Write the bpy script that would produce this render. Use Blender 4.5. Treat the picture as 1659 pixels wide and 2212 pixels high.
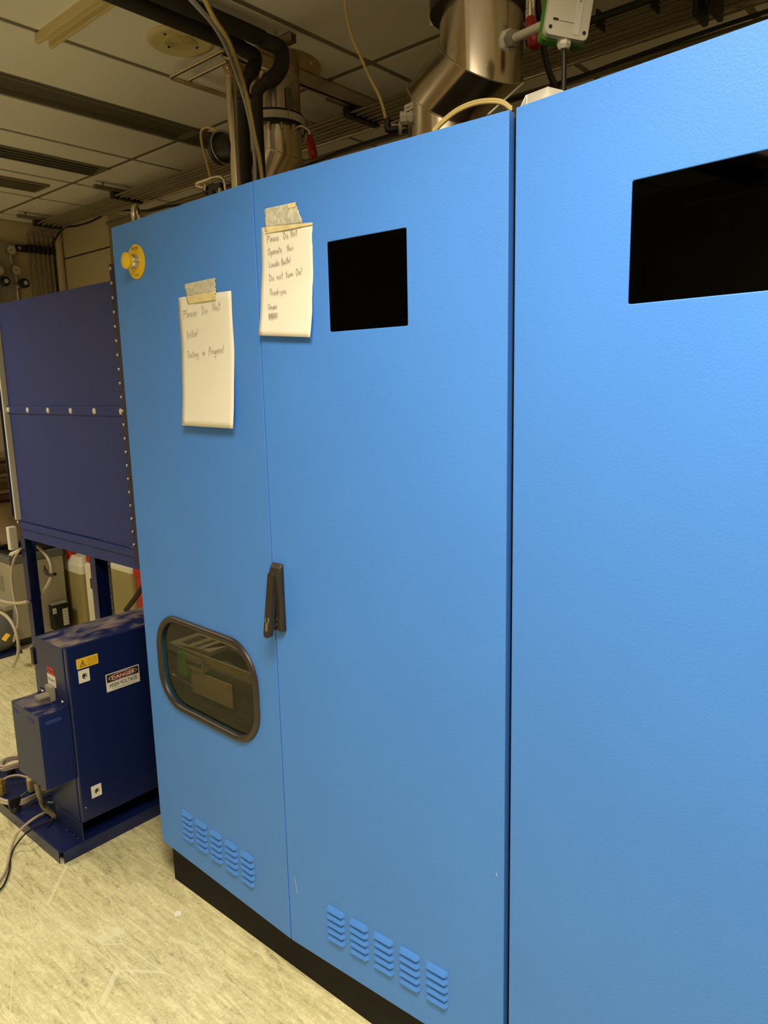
import bpy, bmesh, math, random
from mathutils import Vector, Matrix
random.seed(7)
for o in list(bpy.data.objects): bpy.data.objects.remove(o)
scene = bpy.context.scene
col = scene.collection
V = Vector

# ------------------------------------------------------------------ camera
W, H, FPX = 1659, 2212, 1573.07
YAW, PITCH, ROLL = 0.7151, -0.1764, -0.0234
CAM = V((0, -1.1936, 1.6459))
_cy, _sy, _cp, _sp = math.cos(YAW), math.sin(YAW), math.cos(PITCH), math.sin(PITCH)
FW = V((-_sy*_cp, _cy*_cp, _sp)); _r = V((_cy, _sy, 0)); _u = _r.cross(FW)
RT = math.cos(ROLL)*_r + math.sin(ROLL)*_u
UP = -math.sin(ROLL)*_r + math.cos(ROLL)*_u
cd = bpy.data.cameras.new('camera'); cam = bpy.data.objects.new('camera', cd); col.objects.link(cam)
cd.sensor_fit = 'VERTICAL'; cd.sensor_height = 36; cd.lens = FPX*36/H; cd.clip_start = 0.02
cam.matrix_world = Matrix(((RT.x, UP.x, -FW.x, CAM.x), (RT.y, UP.y, -FW.y, CAM.y), (RT.z, UP.z, -FW.z, CAM.z), (0, 0, 0, 1)))
scene.camera = cam

# ------------------------------------------------------------------ world, lights, exposure
w = bpy.data.worlds.new('world'); scene.world = w; w.use_nodes = True
w.node_tree.nodes['Background'].inputs[0].default_value = (1, .85, .62, 1)
w.node_tree.nodes['Background'].inputs[1].default_value = 0.02
scene.view_settings.view_transform = 'Standard'; scene.view_settings.look = 'None'
scene.view_settings.gamma = 1; scene.view_settings.use_curve_mapping = False
scene.view_settings.exposure = 0.0
ZC = 2.80      # ceiling height
SPREAD = 142   # louvred troffers throw mostly downwards
LIGHTS = [(-0.28, -0.96, 1.2, 0.50, 55), (-4.2, -1.05, .6, 0.6, 31), (2.0, -1.6, 1.2, .6, 7), (-1.2, -2.9, 1.2, .6, 5)]
def area_lamp(x, y, sx, sy, power):
    l = bpy.data.lights.new('troffer_lamp', 'AREA'); l.shape = 'RECTANGLE'; l.size = sx; l.size_y = sy
    l.spread = math.radians(SPREAD); l.energy = power; l.color = (1, .87, .64)
    o = bpy.data.objects.new('troffer_lamp', l); o.location = (x, y, ZC - .045); col.objects.link(o)
for L_ in LIGHTS: area_lamp(*L_)

# ------------------------------------------------------------------ helpers
def ray(px, py): return FW + RT*((px-W/2)/FPX) - UP*((py-H/2)/FPX)
def at(px, py, x=None, y=None, z=None):
    """point seen at a pixel, on the real plane x=, y= or z="""
    d = ray(px, py)
    if x is not None: return CAM + d*((x-CAM.x)/d.x)
    if y is not None: return CAM + d*((y-CAM.y)/d.y)
    return CAM + d*((z-CAM.z)/d.z)
def srgb(r, g, b):
    f = lambda c: (c/255/12.92) if c/255 <= .04045 else ((c/255+.055)/1.055)**2.4
    return (f(r), f(g), f(b), 1)
MATS = {}
def mat(name, color, rough=.5, metal=0., bump=0., bscale=200., var=0., vscale=5., spec=.5, trans=0., emit=None, stretch=None, alpha=1.):
    m = bpy.data.materials.new(name); m.use_nodes = True; nt = m.node_tree; b = nt.nodes['Principled BSDF']
    b.inputs['Base Color'].default_value = color; b.inputs['Roughness'].default_value = rough
    b.inputs['Metallic'].default_value = metal; b.inputs['Specular IOR Level'].default_value = spec
    b.inputs['Transmission Weight'].default_value = trans; b.inputs['Alpha'].default_value = alpha
    tc = nt.nodes.new('ShaderNodeTexCoord'); mp = nt.nodes.new('ShaderNodeMapping'); nt.links.new(tc.outputs['Object'], mp.inputs[0])
    if stretch: mp.inputs['Scale'].default_value = stretch
    if bump:
        n = nt.nodes.new('ShaderNodeTexNoise'); n.inputs['Scale'].default_value = bscale; n.inputs['Detail'].default_value = 3
        bp = nt.nodes.new('ShaderNodeBump'); bp.inputs['Strength'].default_value = bump; bp.inputs['Distance'].default_value = .002
        nt.links.new(mp.outputs[0], n.inputs['Vector']); nt.links.new(n.outputs['Fac'], bp.inputs['Height']); nt.links.new(bp.outputs[0], b.inputs['Normal'])
    if var:
        n = nt.nodes.new('ShaderNodeTexNoise'); n.inputs['Scale'].default_value = vscale; n.inputs['Detail'].default_value = 5
        r = nt.nodes.new('ShaderNodeValToRGB'); c = V(color[:3])
        r.color_ramp.elements[0].position = .3; r.color_ramp.elements[1].position = .7
        r.color_ramp.elements[0].color = (*(c*(1-var)), 1); r.color_ramp.elements[1].color = (*(c*(1+var)), 1)
        nt.links.new(mp.outputs[0], n.inputs['Vector']); nt.links.new(n.outputs['Fac'], r.inputs[0]); nt.links.new(r.outputs[0], b.inputs['Base Color'])
    if emit: b.inputs['Emission Color'].default_value = emit[0]; b.inputs['Emission Strength'].default_value = emit[1]
    MATS[name] = m; return m

M = {}
M['blue'] = mat('sky_blue_powder_coat', (.068, .255, .84, 1), .48, bump=.22, bscale=260, var=.03, vscale=3, spec=.4)
M['navy'] = mat('navy_paint', (.006, .014, .085, 1), .30, bump=.05, bscale=120, spec=.5)
M['navy_panel'] = mat('navy_panel_paint', (.028, .046, .225, 1), .5, bump=.15, bscale=300, spec=.3)
M['plinth'] = mat('black_plinth', (.009, .007, .009, 1), .65, bump=.1, spec=.18)
M['dark_in'] = mat('dark_interior', (.010, .010, .010, 1), .7)
M['tile'] = mat('ceiling_tile_white', (.78, .745, .72, 1), .8, bump=.1, bscale=90, var=.04, vscale=2)
M['tbar'] = mat('ceiling_bar', (.19, .17, .13, 1), .5)
M['slot'] = mat('ceiling_slot_dark', (.085, .075, .05, 1), .6)
M['black_slot'] = mat('slot_black', (.006, .005, .005, 1), .6)
M['cream_metal'] = mat('cream_channel', (.60, .50, .27, 1), .45)
M['wall'] = mat('wall_cream_paint', (.56, .47, .31, 1), .75, bump=.15, bscale=60, var=.05, vscale=1.5)
M['steel'] = mat('brushed_stainless', (.62, .53, .42, 1), .22, 1., bump=.05, bscale=40, stretch=(1, 1, .05), var=.10, vscale=8)
M['tube_steel'] = mat('polished_tube', (.80, .70, .58, 1), .25, 1.)
M['zinc'] = mat('zinc_hardware', (.66, .60, .50, 1), .3, 1.)
M['cond'] = mat('painted_conduit', (.26, .22, .16, 1), .42, .35)
M['foam'] = mat('black_foam_insulation', (.022, .017, .016, 1), .75, bump=.2, bscale=80)
M['black'] = mat('black_plastic', (.012, .011, .010, 1), .4)
M['handle'] = mat('dark_bronze_die_cast', (.040, .033, .026, 1), .42, .3)
M['rubber'] = mat('brown_black_rubber', (.030, .021, .017, 1), .38)
M['white_pl'] = mat('white_plastic', (.74, .70, .60, 1), .4)
M['grey_pl'] = mat('grey_plastic', (.30, .28, .23, 1), .45)
M['green_pl'] = mat('green_plastic', (.07, .27, .03, 1), .4)
M['red_rub'] = mat('red_vinyl_grip', (.36, .012, .012, 1), .3)
M['red'] = mat('red_plastic', (.50, .012, .010, 1), .4)
M['yellow'] = mat('yellow_plastic', (.86, .58, .02, 1), .35)
M['yellow_lab'] = mat('yellow_label', (.85, .52, .03, 1), .45)
M['paper'] = mat('paper', (.86, .83, .76, 1), .85, bump=.35, bscale=14, spec=.2)
M['card'] = mat('white_card', (.93, .90, .84, 1), .8)
M['white_lab'] = mat('white_label', (.80, .78, .72, 1), .5)
M['ink'] = mat('pencil_ink', (.20, .15, .11, 1), .9)
M['blk_ink'] = mat('black_print', (.02, .018, .016, 1), .6)
M['mar'] = mat('maroon_print', (.20, .012, .016, 1), .5)
M['red_ink'] = mat('red_print', (.55, .03, .03, 1), .5)
M['cable_w'] = mat('beige_cable', (.52, .45, .34, 1), .45)
M['cable_g'] = mat('grey_cable', (.30, .27, .20, 1), .5)
M['cable_lav'] = mat('pale_grey_tube', (.42, .41, .42, 1), .35)
M['cable_k'] = mat('black_cable', (.015, .013, .012, 1), .45)
M['cable_green'] = mat('green_wire', (.22, .55, .10, 1), .4)
M['ytube'] = mat('yellow_clear_tube', (.74, .58, .22, 1), .25, trans=.25)
M['chiller'] = mat('grey_beige_cabinet', (.44, .40, .31, 1), .5, var=.08, vscale=4)
M['motor'] = mat('grey_motor_paint', (.15, .16, .15, 1), .45)
M['brass'] = mat('brass', (.55, .38, .12, 1), .35, .8)
M['can'] = mat('translucent_hdpe', (.80, .77, .62, 1), .5, var=.05)
M['liquid'] = mat('olive_liquid_in_can', (.36, .30, .12, 1), .5, var=.10, vscale=3)
M['dial'] = mat('gauge_dial', (.55, .53, .48, 1), .4)
M['diff'] = mat('troffer_diffuser', (.9, .9, .85, 1), .5, emit=((1, .86, .62, 1), 2.2))
M['tape'] = mat('masking_tape', (.80, .68, .38, 1), .55, bump=.9, bscale=55, var=.18, vscale=30)
# see-through part of tape
def tape_clear():
    m = mat('masking_tape_on_metal', (.74, .72, .60, 1), .42, bump=1.0, bscale=60, var=.10, vscale=30)
    nt = m.node_tree; b = nt.nodes['Principled BSDF']; out = nt.nodes['Material Output']
    t = nt.nodes.new('ShaderNodeBsdfTransparent'); mx = nt.nodes.new('ShaderNodeMixShader')
    n = nt.nodes.new('ShaderNodeTexNoise'); n.inputs['Scale'].default_value = 55; n.inputs['Detail'].default_value = 4; n.inputs['Distortion'].default_value = 1.5
    tc = nt.nodes.new('ShaderNodeTexCoord'); nt.links.new(tc.outputs['Object'], n.inputs['Vector'])
    r = nt.nodes.new('ShaderNodeMapRange'); r.inputs['From Min'].default_value = .35; r.inputs['From Max'].default_value = .65
    r.inputs['To Min'].default_value = .55; r.inputs['To Max'].default_value = .97
    nt.links.new(n.outputs['Fac'], r.inputs[0]); nt.links.new(r.outputs[0], mx.inputs[0])
    nt.links.new(t.outputs[0], mx.inputs[1]); nt.links.new(b.outputs[0], mx.inputs[2]); nt.links.new(mx.outputs[0], out.inputs[0])
    return m
M['tape_c'] = tape_clear()
def glass(name, tint, thr, rough=.03, refl=.5):
    m = bpy.data.materials.new(name); m.use_nodes = True; nt = m.node_tree; nt.nodes.clear()
    out = nt.nodes.new('ShaderNodeOutputMaterial'); t = nt.nodes.new('ShaderNodeBsdfTransparent'); t.inputs[0].default_value = (*[c*thr for c in tint], 1)
    g = nt.nodes.new('ShaderNodeBsdfGlossy'); g.inputs['Roughness'].default_value = rough; g.inputs[0].default_value = (refl, refl, refl, 1)
    f = nt.nodes.new('ShaderNodeFresnel'); f.inputs[0].default_value = 1.45; mx = nt.nodes.new('ShaderNodeMixShader')
    ge = nt.nodes.new('ShaderNodeNewGeometry'); iv = nt.nodes.new('ShaderNodeMath'); iv.operation = 'SUBTRACT'; iv.inputs[0].default_value = 1; nt.links.new(ge.outputs['Backfacing'], iv.inputs[1])
    mu = nt.nodes.new('ShaderNodeMath'); mu.operation = 'MULTIPLY'; nt.links.new(f.outputs[0], mu.inputs[0]); nt.links.new(iv.outputs[0], mu.inputs[1])
    nt.links.new(mu.outputs[0], mx.inputs[0]); nt.links.new(t.outputs[0], mx.inputs[1]); nt.links.new(g.outputs[0], mx.inputs[2]); nt.links.new(mx.outputs[0], out.inputs[0])
    return m
M['glass'] = glass('smoked_window_glass', (1, .95, .75), .70)
M['glass_dark'] = glass('dark_screen_glass', (1, 1, 1), .22, .02, .30)
def dusty():
    m = mat('navy_paint_dusty_top', (.009, .017, .125, 1), .35, spec=.3); nt = m.node_tree; b = nt.nodes['Principled BSDF']
    tc = nt.nodes.new('ShaderNodeTexCoord'); n = nt.nodes.new('ShaderNodeTexNoise'); n.inputs['Scale'].default_value = 9; n.inputs['Detail'].default_value = 6; n.inputs['Distortion'].default_value = .8
    mp = nt.nodes.new('ShaderNodeMapping'); mp.inputs['Scale'].default_value = (1.4, .7, 1)
    nt.links.new(tc.outputs['Object'], mp.inputs[0]); nt.links.new(mp.outputs[0], n.inputs['Vector'])
    r = nt.nodes.new('ShaderNodeMapRange'); r.inputs['From Min'].default_value = .42; r.inputs['From Max'].default_value = .62; nt.links.new(n.outputs['Fac'], r.inputs[0])
    mx = nt.nodes.new('ShaderNodeMix'); mx.data_type = 'RGBA'; mx.inputs[6].default_value = (.008, .017, .10, 1); mx.inputs[7].default_value = (.27, .215, .20, 1)
    ge = nt.nodes.new('ShaderNodeNewGeometry'); sx = nt.nodes.new('ShaderNodeSeparateXYZ'); nt.links.new(ge.outputs['Normal'], sx.inputs[0])
    up = nt.nodes.new('ShaderNodeMath'); up.operation = 'GREATER_THAN'; up.inputs[1].default_value = .7; nt.links.new(sx.outputs['Z'], up.inputs[0])
    mu = nt.nodes.new('ShaderNodeMath'); mu.operation = 'MULTIPLY'; nt.links.new(r.outputs[0], mu.inputs[0]); nt.links.new(up.outputs[0], mu.inputs[1]); r = mu
    nt.links.new(r.outputs[0], mx.inputs[0]); nt.links.new(mx.outputs[2], b.inputs['Base Color'])
    mr = nt.nodes.new('ShaderNodeMapRange'); mr.inputs['To Min'].default_value = .35; mr.inputs['To Max'].default_value = .85
    nt.links.new(r.outputs[0], mr.inputs[0]); nt.links.new(mr.outputs[0], b.inputs['Roughness'])
    return m
M['dusty'] = dusty()
def floor_mat():
    m = bpy.data.materials.new('worn_vinyl_floor'); m.use_nodes = True; nt = m.node_tree; b = nt.nodes['Principled BSDF']; b.inputs['Roughness'].default_value = .55
    b.inputs['Specular IOR Level'].default_value = .3
    L = nt.links.new; N = nt.nodes.new
    tc = N('ShaderNodeTexCoord'); mp = N('ShaderNodeMapping'); mp.inputs['Scale'].default_value = (1.6, 11, 1); mp.inputs['Rotation'].default_value = (0, 0, .07)
    L(tc.outputs['Object'], mp.inputs[0])
    n1 = N('ShaderNodeTexNoise'); n1.inputs['Scale'].default_value = 4.6; n1.inputs['Detail'].default_value = 8; n1.inputs['Roughness'].default_value = .65; n1.inputs['Distortion'].default_value = 1.2; L(mp.outputs[0], n1.inputs['Vector'])
    n2 = N('ShaderNodeTexNoise'); n2.inputs['Scale'].default_value = 60; n2.inputs['Detail'].default_value = 6; n2.inputs['Distortion'].default_value = 1.5; L(tc.outputs['Object'], n2.inputs['Vector'])
    n3 = N('ShaderNodeTexNoise'); n3.inputs['Scale'].default_value = 2.2; n3.inputs['Detail'].default_value = 3; L(tc.outputs['Object'], n3.inputs['Vector'])
    a = N('ShaderNodeMath'); a.operation = 'MULTIPLY_ADD'; a.inputs[1].default_value = .5; L(n2.outputs['Fac'], a.inputs[0]); L(n1.outputs['Fac'], a.inputs[2])
    a2 = N('ShaderNodeMath'); a2.operation = 'MULTIPLY_ADD'; a2.inputs[1].default_value = .5; L(n3.outputs['Fac'], a2.inputs[0]); L(a.outputs[0], a2.inputs[2])
    r = N('ShaderNodeValToRGB'); e = r.color_ramp.elements
    e[0].position = .66; e[0].color = (.38, .345, .185, 1); e[1].position = 1.02; e[1].color = (.90, .85, .53, 1)
    x = e.new(.80); x.color = (.67, .625, .355, 1); x = e.new(.92); x.color = (.77, .725, .43, 1)
    sc = N('ShaderNodeMath'); sc.operation = 'MULTIPLY'; sc.inputs[1].default_value = .88; L(a2.outputs[0], sc.inputs[0]); L(sc.outputs[0], r.inputs[0])
    # thin pale scratches
    mp2 = N('ShaderNodeMapping'); mp2.inputs['Scale'].default_value = (1, 6, 1); mp2.inputs['Rotation'].default_value = (0, 0, -.15); L(tc.outputs['Object'], mp2.inputs[0])
    v = N('ShaderNodeTexVoronoi'); v.feature = 'DISTANCE_TO_EDGE'; v.inputs['Scale'].default_value = 1.6; L(mp2.outputs[0], v.inputs['Vector'])
    lt = N('ShaderNodeMath'); lt.operation = 'LESS_THAN'; lt.inputs[1].default_value = .006; L(v.outputs['Distance'], lt.inputs[0])
    ml = N('ShaderNodeMath'); ml.operation = 'MULTIPLY'; ml.inputs[1].default_value = .6; L(lt.outputs[0], ml.inputs[0])
    mx = N('ShaderNodeMix'); mx.data_type = 'RGBA'; mx.inputs[7].default_value = (.92, .89, .62, 1); L(ml.outputs[0], mx.inputs[0]); L(r.outputs[0], mx.inputs[6]); L(mx.outputs[2], b.inputs['Base Color'])
    bp = N('ShaderNodeBump'); bp.inputs['Strength'].default_value = .25; bp.inputs['Distance'].default_value = .003; L(a.outputs[0], bp.inputs['Height']); L(bp.outputs[0], b.inputs['Normal'])
    return m
M['floor'] = floor_mat()

# ---- object making
WM = {}          # world offset of each parent
def off(p): return WM.get(p.name, V((0, 0, 0))) if p else V((0, 0, 0))
def tag(o, label=None, cat=None, group=None, kind=None):
    if label: o['label'] = label
    if cat: o['category'] = cat
    if group: o['group'] = group
    if kind: o['kind'] = kind
    return o
def thing(name, loc, label, cat, group=None):
    o = bpy.data.objects.new(name, None); col.objects.link(o); o.location = loc; o.empty_display_size = .05
    WM[o.name] = V(loc); return tag(o, label, cat, group)
def obj(name, bm, m, parent=None, smooth=False, bevel=0, label=None, kind=None, seg=2, mats=None):
    me = bpy.data.meshes.new(name); bmesh.ops.recalc_face_normals(bm, faces=bm.faces)
    d = off(parent)
    bm.transform(Matrix.Translation(-d)); bm.to_mesh(me); bm.free()
    for mm in ([m] + (mats or [])): me.materials.append(mm)
    if smooth:
        me.polygons.foreach_set('use_smooth', [True]*len(me.polygons))
    o = bpy.data.objects.new(name, me); col.objects.link(o)
    if smooth: me.set_sharp_from_angle(angle=math.radians(40))
    if bevel:
        md = o.modifiers.new('bevel', 'BEVEL'); md.width = bevel; md.segments = seg; md.limit_method = 'ANGLE'; md.angle_limit = math.radians(35)
    if parent: o.parent = parent
    WM[o.name] = d
    return tag(o, label, kind=kind)
def copy_of(src, parent, delta):
    """a copy of a mesh part sharing its mesh, shifted by delta in world"""
    o = src.copy(); col.objects.link(o); o.parent = parent; o.location = src.location + V(delta); WM[o.name] = off(parent); return o
def box(bm, x0, x1, y0, y1, z0, z1):
    c = [(x, y, z) for x in (x0, x1) for y in (y0, y1) for z in (z0, z1)]
    v = [bm.verts.new(p) for p in c]
    for f in ((0, 1, 3, 2), (4, 6, 7, 5), (0, 4, 5, 1), (2, 3, 7, 6), (0, 2, 6, 4), (1, 5, 7, 3)): bm.faces.new([v[i] for i in f])
    return bm
def B(*a):
    bm = bmesh.new(); 
    if a: box(bm, *a)
    return bm
def frame_of(d):
    d = d.normalized(); a = V((0, 0, 1)) if abs(d.z) < .9 else V((1, 0, 0)); u = d.cross(a).normalized(); return u, u.cross(d).normalized()
def cyl(bm, p0, p1, r0, r1=None, n=24, caps=True, rot=0):
    p0, p1 = V(p0), V(p1); r1 = r0 if r1 is None else r1; u, v = frame_of(p1-p0)
    a = [bm.verts.new(p0+(u*math.cos(t)+v*math.sin(t))*r0) for t in [rot+2*math.pi*i/n for i in range(n)]]
    b = [bm.verts.new(p1+(u*math.cos(t)+v*math.sin(t))*r1) for t in [rot+2*math.pi*i/n for i in range(n)]]
    for i in range(n): bm.faces.new((a[i], a[(i+1) % n], b[(i+1) % n], b[i]))
    if caps: bm.faces.new(a[::-1]); bm.faces.new(b)
    return bm
def lathe(bm, p, d, prof, n=32):
    """profile [(radius, distance along d)]"""
    p = V(p); d = V(d).normalized(); u, v = frame_of(d); rings = []
    for r, h in prof:
        if r < 1e-6: rings.append([bm.verts.new(p+d*h)])
        else: rings.append([bm.verts.new(p+d*h+(u*math.cos(2*math.pi*i/n)+v*math.sin(2*math.pi*i/n))*r) for i in range(n)])
    for a, b in zip(rings, rings[1:]):
        for i in range(n):
            j = (i+1) % n
            if len(a) == 1 and len(b) == 1: continue
            if len(a) == 1: bm.faces.new((a[0], b[i], b[j]))
            elif len(b) == 1: bm.faces.new((a[i], a[j], b[0]))
            else: bm.faces.new((a[i], a[j], b[j], b[i]))
    return bm
def smooth_path(pts, k=8):
    pts = [V(p) for p in pts]; P_ = [pts[0]*2-pts[1]] + pts + [pts[-1]*2-pts[-2]]; out = []
    for i in range(1, len(P_)-2):
        a, b, c, d = P_[i-1:i+3]
        for j in range(k):
            t = j/k; out.append(.5*((2*b)+(c-a)*t+(2*a-5*b+4*c-d)*t*t+(3*b-a-3*c+d)*t**3))
    out.append(pts[-1]); return out
def round_path(pts, r, k=6):
    """polyline with corners rounded at radius r"""
    pts = [V(p) for p in pts]; out = [pts[0]]
    for i in range(1, len(pts)-1):
        a = (pts[i-1]-pts[i]); b = (pts[i+1]-pts[i]); rr = min(r, a.length*.49, b.length*.49)
        p, q = pts[i]+a.normalized()*rr, pts[i]+b.normalized()*rr
        for j in range(k+1):
            t = j/k; out.append((1-t)**2*p+2*t*(1-t)*pts[i]+t*t*q)
    out.append(pts[-1]); return out
def tube(bm, pts, r, n=10, caps=True):
    pts = [V(p) for p in pts]; rings = []; T = (pts[1]-pts[0]).normalized(); u, v = frame_of(T)
    for i, p in enumerate(pts):
        t = ((pts[min(i+1, len(pts)-1)]-pts[max(i-1, 0)])).normalized()
        u = (u - t*u.dot(t)).normalized(); v = t.cross(u)
        rr = r[i] if isinstance(r, (list, tuple)) else r
        rings.append([bm.verts.new(p+(u*math.cos(2*math.pi*j/n)+v*math.sin(2*math.pi*j/n))*rr) for j in range(n)])
    for a, b in zip(rings, rings[1:]):
        for j in range(n): bm.faces.new((a[j], a[(j+1) % n], b[(j+1) % n], b[j]))
    if caps: bm.faces.new(rings[0][::-1]); bm.faces.new(rings[-1])
    return bm
def slab(bm, loops, fr, t0, t1):
    """planar shape with holes (2-D loops in frame fr(a,b,n)) extruded from n=t0 to n=t1"""
    tmp = bmesh.new(); es = []
    for lp in loops:
        vs = [tmp.verts.new((a, b, 0)) for a, b in lp]
        for i in range(len(vs)): es.append(tmp.edges.new((vs[i], vs[(i+1) % len(vs)])))
    bmesh.ops.triangle_fill(tmp, use_beauty=True, use_dissolve=False, edges=es)
    tmp.verts.ensure_lookup_table(); tmp.verts.index_update()
    A = [bm.verts.new(fr(v.co.x, v.co.y, t0)) for v in tmp.verts]; Bv = [bm.verts.new(fr(v.co.x, v.co.y, t1)) for v in tmp.verts]
    for f in tmp.faces:
        ids = [v.index for v in f.verts]; bm.faces.new([A[i] for i in ids]); bm.faces.new([Bv[i] for i in ids][::-1])
    for e in tmp.edges:
        if len(e.link_faces) == 1:
            i, j = e.verts[0].index, e.verts[1].index; bm.faces.new((A[i], A[j], Bv[j], Bv[i]))
    tmp.free(); return bm
def rrect(a0, a1, b0, b1, r, k=6):
    out = []
    for cx, cy, s in ((a1-r, b1-r, 0), (a0+r, b1-r, 1), (a0+r, b0+r, 2), (a1-r, b0+r, 3)):
        for j in range(k+1):
            t = (s + j/k)*math.pi/2; out.append((cx+r*math.cos(t), cy+r*math.sin(t)))
    return out
def rect(a0, a1, b0, b1): return [(a0, b0), (a1, b0), (a1, b1), (a0, b1)]
def circ(a, b, r, n=24): return [(a+r*math.cos(2*math.pi*i/n), b+r*math.sin(2*math.pi*i/n)) for i in range(n)]
def text(name, s, fr, a, b, h, m, parent, n=.0006, width=None, align='CENTER', bold=False, vertical=False):
    c = bpy.data.curves.new('t', 'FONT'); c.body = s; c.size = 1; c.align_x = align; c.resolution_u = 2
    if bold: c.offset = .014
    o = bpy.data.objects.new('t', c); me = bpy.data.meshes.new_from_object(o)
    bpy.data.objects.remove(o); bpy.data.curves.remove(c)
    bm = bmesh.new(); bm.from_mesh(me); bpy.data.meshes.remove(me)
    xs = [v.co.x for v in bm.verts]; ww = max(xs)-min(xs); sc = h/.7; sx = sc if width is None else width/ww
    for v in bm.verts:
        x, y = v.co.x*sx, v.co.y*sc
        v.co = fr(a-y, b+x, n) if vertical else fr(a+x, b+y, n)
    return obj(name, bm, m, parent)
def fY(y0, sgn=-1): return lambda a, b, n: V((a, y0+sgn*n, b))      # frame on a plane facing -Y
def fX(x0, sgn=1): return lambda a, b, n: V((x0+sgn*n, a, b))       # frame on a plane facing +X
def ball(bm, c, r, n=12, sz=1.0):
    m = Matrix.Translation(c) @ Matrix.Diagonal((r, r, r*sz, 1)); bmesh.ops.create_uvsphere(bm, u_segments=n, v_segments=max(6, n//2), radius=1, matrix=m); return bm

# ------------------------------------------------------------------ room
tag(obj('floor', B(-5.5, 3.2, -3.6, 3.4, -.05, 0), M['floor']), kind='structure')
for nm, bx in (('wall_left', (-5.5, -5.39, -3.6, 3.4, 0, ZC)), ('wall_back', (-5.39, 3.2, 3.3, 3.4, 0, ZC)), ('wall_right', (3.1, 3.2, -3.6, 3.3, 0, ZC)), ('wall_front', (-5.39, 3.1, -3.6, -3.5, 0, ZC))):
    tag(obj(nm, B(*bx), M['wall']), kind='structure')
bm = B(-5.39, -4.70, 1.49, 3.3, 2.582, ZC); box(bm, -5.39, -4.70, 1.494, 3.3, 2.575, 2.582); box(bm, -5.39, -4.70, 1.49, 3.3, 0, 2.575)
tag(obj('wall_column', bm, M['wall'], bevel=.0015), kind='structure')
obj_ = B(-5.39, -4.70, 1.486, 1.4905, 2.573, 2.579); tag(obj('trim_1', obj_, M['black_slot']), kind='structure')
ceil = tag(obj('ceiling', B(-5.5, 3.2, -3.6, 3.4, ZC+.03, ZC+.1), M['tile']), kind='structure')
XL = [-5.39, -5.205, -4.66, -4.20, -3.57, -3.16, -2.96, -2.55, -1.925, -1.38, -.78, -.18, .42, 1.02, 1.62, 2.22, 3.1]
YL = [-3.5, -2.6, -1.7, -.8, 1.01, 1.91, 2.81, 3.3]
g = .014
for i in range(len(XL)-1):
    for j in range(len(YL)-1):
        if i == 5: continue
        obj('ceiling_tile', B(XL[i]+g, XL[i+1]-g, YL[j]+g, YL[j+1]-g, ZC, ZC+.028), M['tile'], ceil, bevel=.002, seg=1)
for x in XL[1:-1]: obj('ceiling_bar', B(x-.015, x+.015, -3.5, 3.3, ZC+.004, ZC+.029), M['tbar'], ceil)
for y in YL[1:-1]: obj('ceiling_bar', B(-5.39, 3.1, y-.0145, y+.0145, ZC+.0035, ZC+.0285), M['tbar'], ceil)
bm = B(-3.148, -2.972, -3.5, 3.3, ZC+.012, ZC+.028); obj('slot_channel', bm, M['slot'], ceil)
bm = B(-3.148, -3.140, -3.5, 3.3, ZC-.004, ZC+.02); box(bm, -2.980, -2.972, -3.5, 3.3, ZC-.004, ZC+.02); obj('slot_edge', bm, M['tbar'], ceil)

# ceiling troffers (out of view, they light the room)
for k, (x, y, sx, sy, pw) in enumerate(LIGHTS):
    t = thing('ceiling_light', (x, y, ZC), ['surface troffer above the right cabinet door', 'surface troffer over the left aisle', 'surface troffer at the right end of the room', 'surface troffer near the front wall'][k], 'ceiling light', 'ceiling troffers')
    bm = bmesh.new(); fr = lambda a, b, n: V((x+a, y+b, ZC-n))
    slab(bm, [rect(-sx/2-.03, sx/2+.03, -sy/2-.03, sy/2+.03), rect(-sx/2, sx/2, -sy/2, sy/2)[::-1]], fr, 0, .04); obj('frame', bm, M['white_pl'], t)
    obj('diffuser', B(x-sx/2, x+sx/2, y-sy/2, y+sy/2, ZC-.03, ZC-.022), M['diff'], t)

# cream channel fixture on the ceiling
t = thing('ceiling_channel', (-1.4, .098, ZC), 'cream metal channel fixed under the ceiling left of the speaker', 'channel')
bm = B(-2.57, .6, .068, .082, ZC-.030, ZC); box(bm, -2.57, .6, .114, .126, ZC-.030, ZC); obj('flange', bm, M['cream_metal'], t, bevel=.002)
obj('web', B(-2.56, .6, .080, .116, ZC-.012, ZC), M['cream_metal'], t)
# slot air diffuser
t = thing('air_diffuser', (-3.88, .3, ZC), 'long ceiling air diffuser with four black slots', 'air vent')
obj('frame', B(-3.975, -3.785, -1.2, 1.008, ZC-.006, ZC+.002), M['tbar'], t)
for k in range(4):
    x = -3.955+k*.042; obj('slot', B(x, x+.024, -1.18, .992-.012*k, ZC-.0075, ZC-.002), M['black_slot'], t)
t = thing('recessed_light', (-4.42, .4, ZC), 'unlit narrow ceiling light strip beyond the slotted air vent', 'ceiling light')
obj('frame', B(-4.50, -4.31, -1.1, .93, ZC-.012, ZC+.002), M['tbar'], t, bevel=.003); obj('lens', B(-4.48, -4.33, -1.08, .90, ZC-.016, ZC-.010), M['slot'], t)
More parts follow.
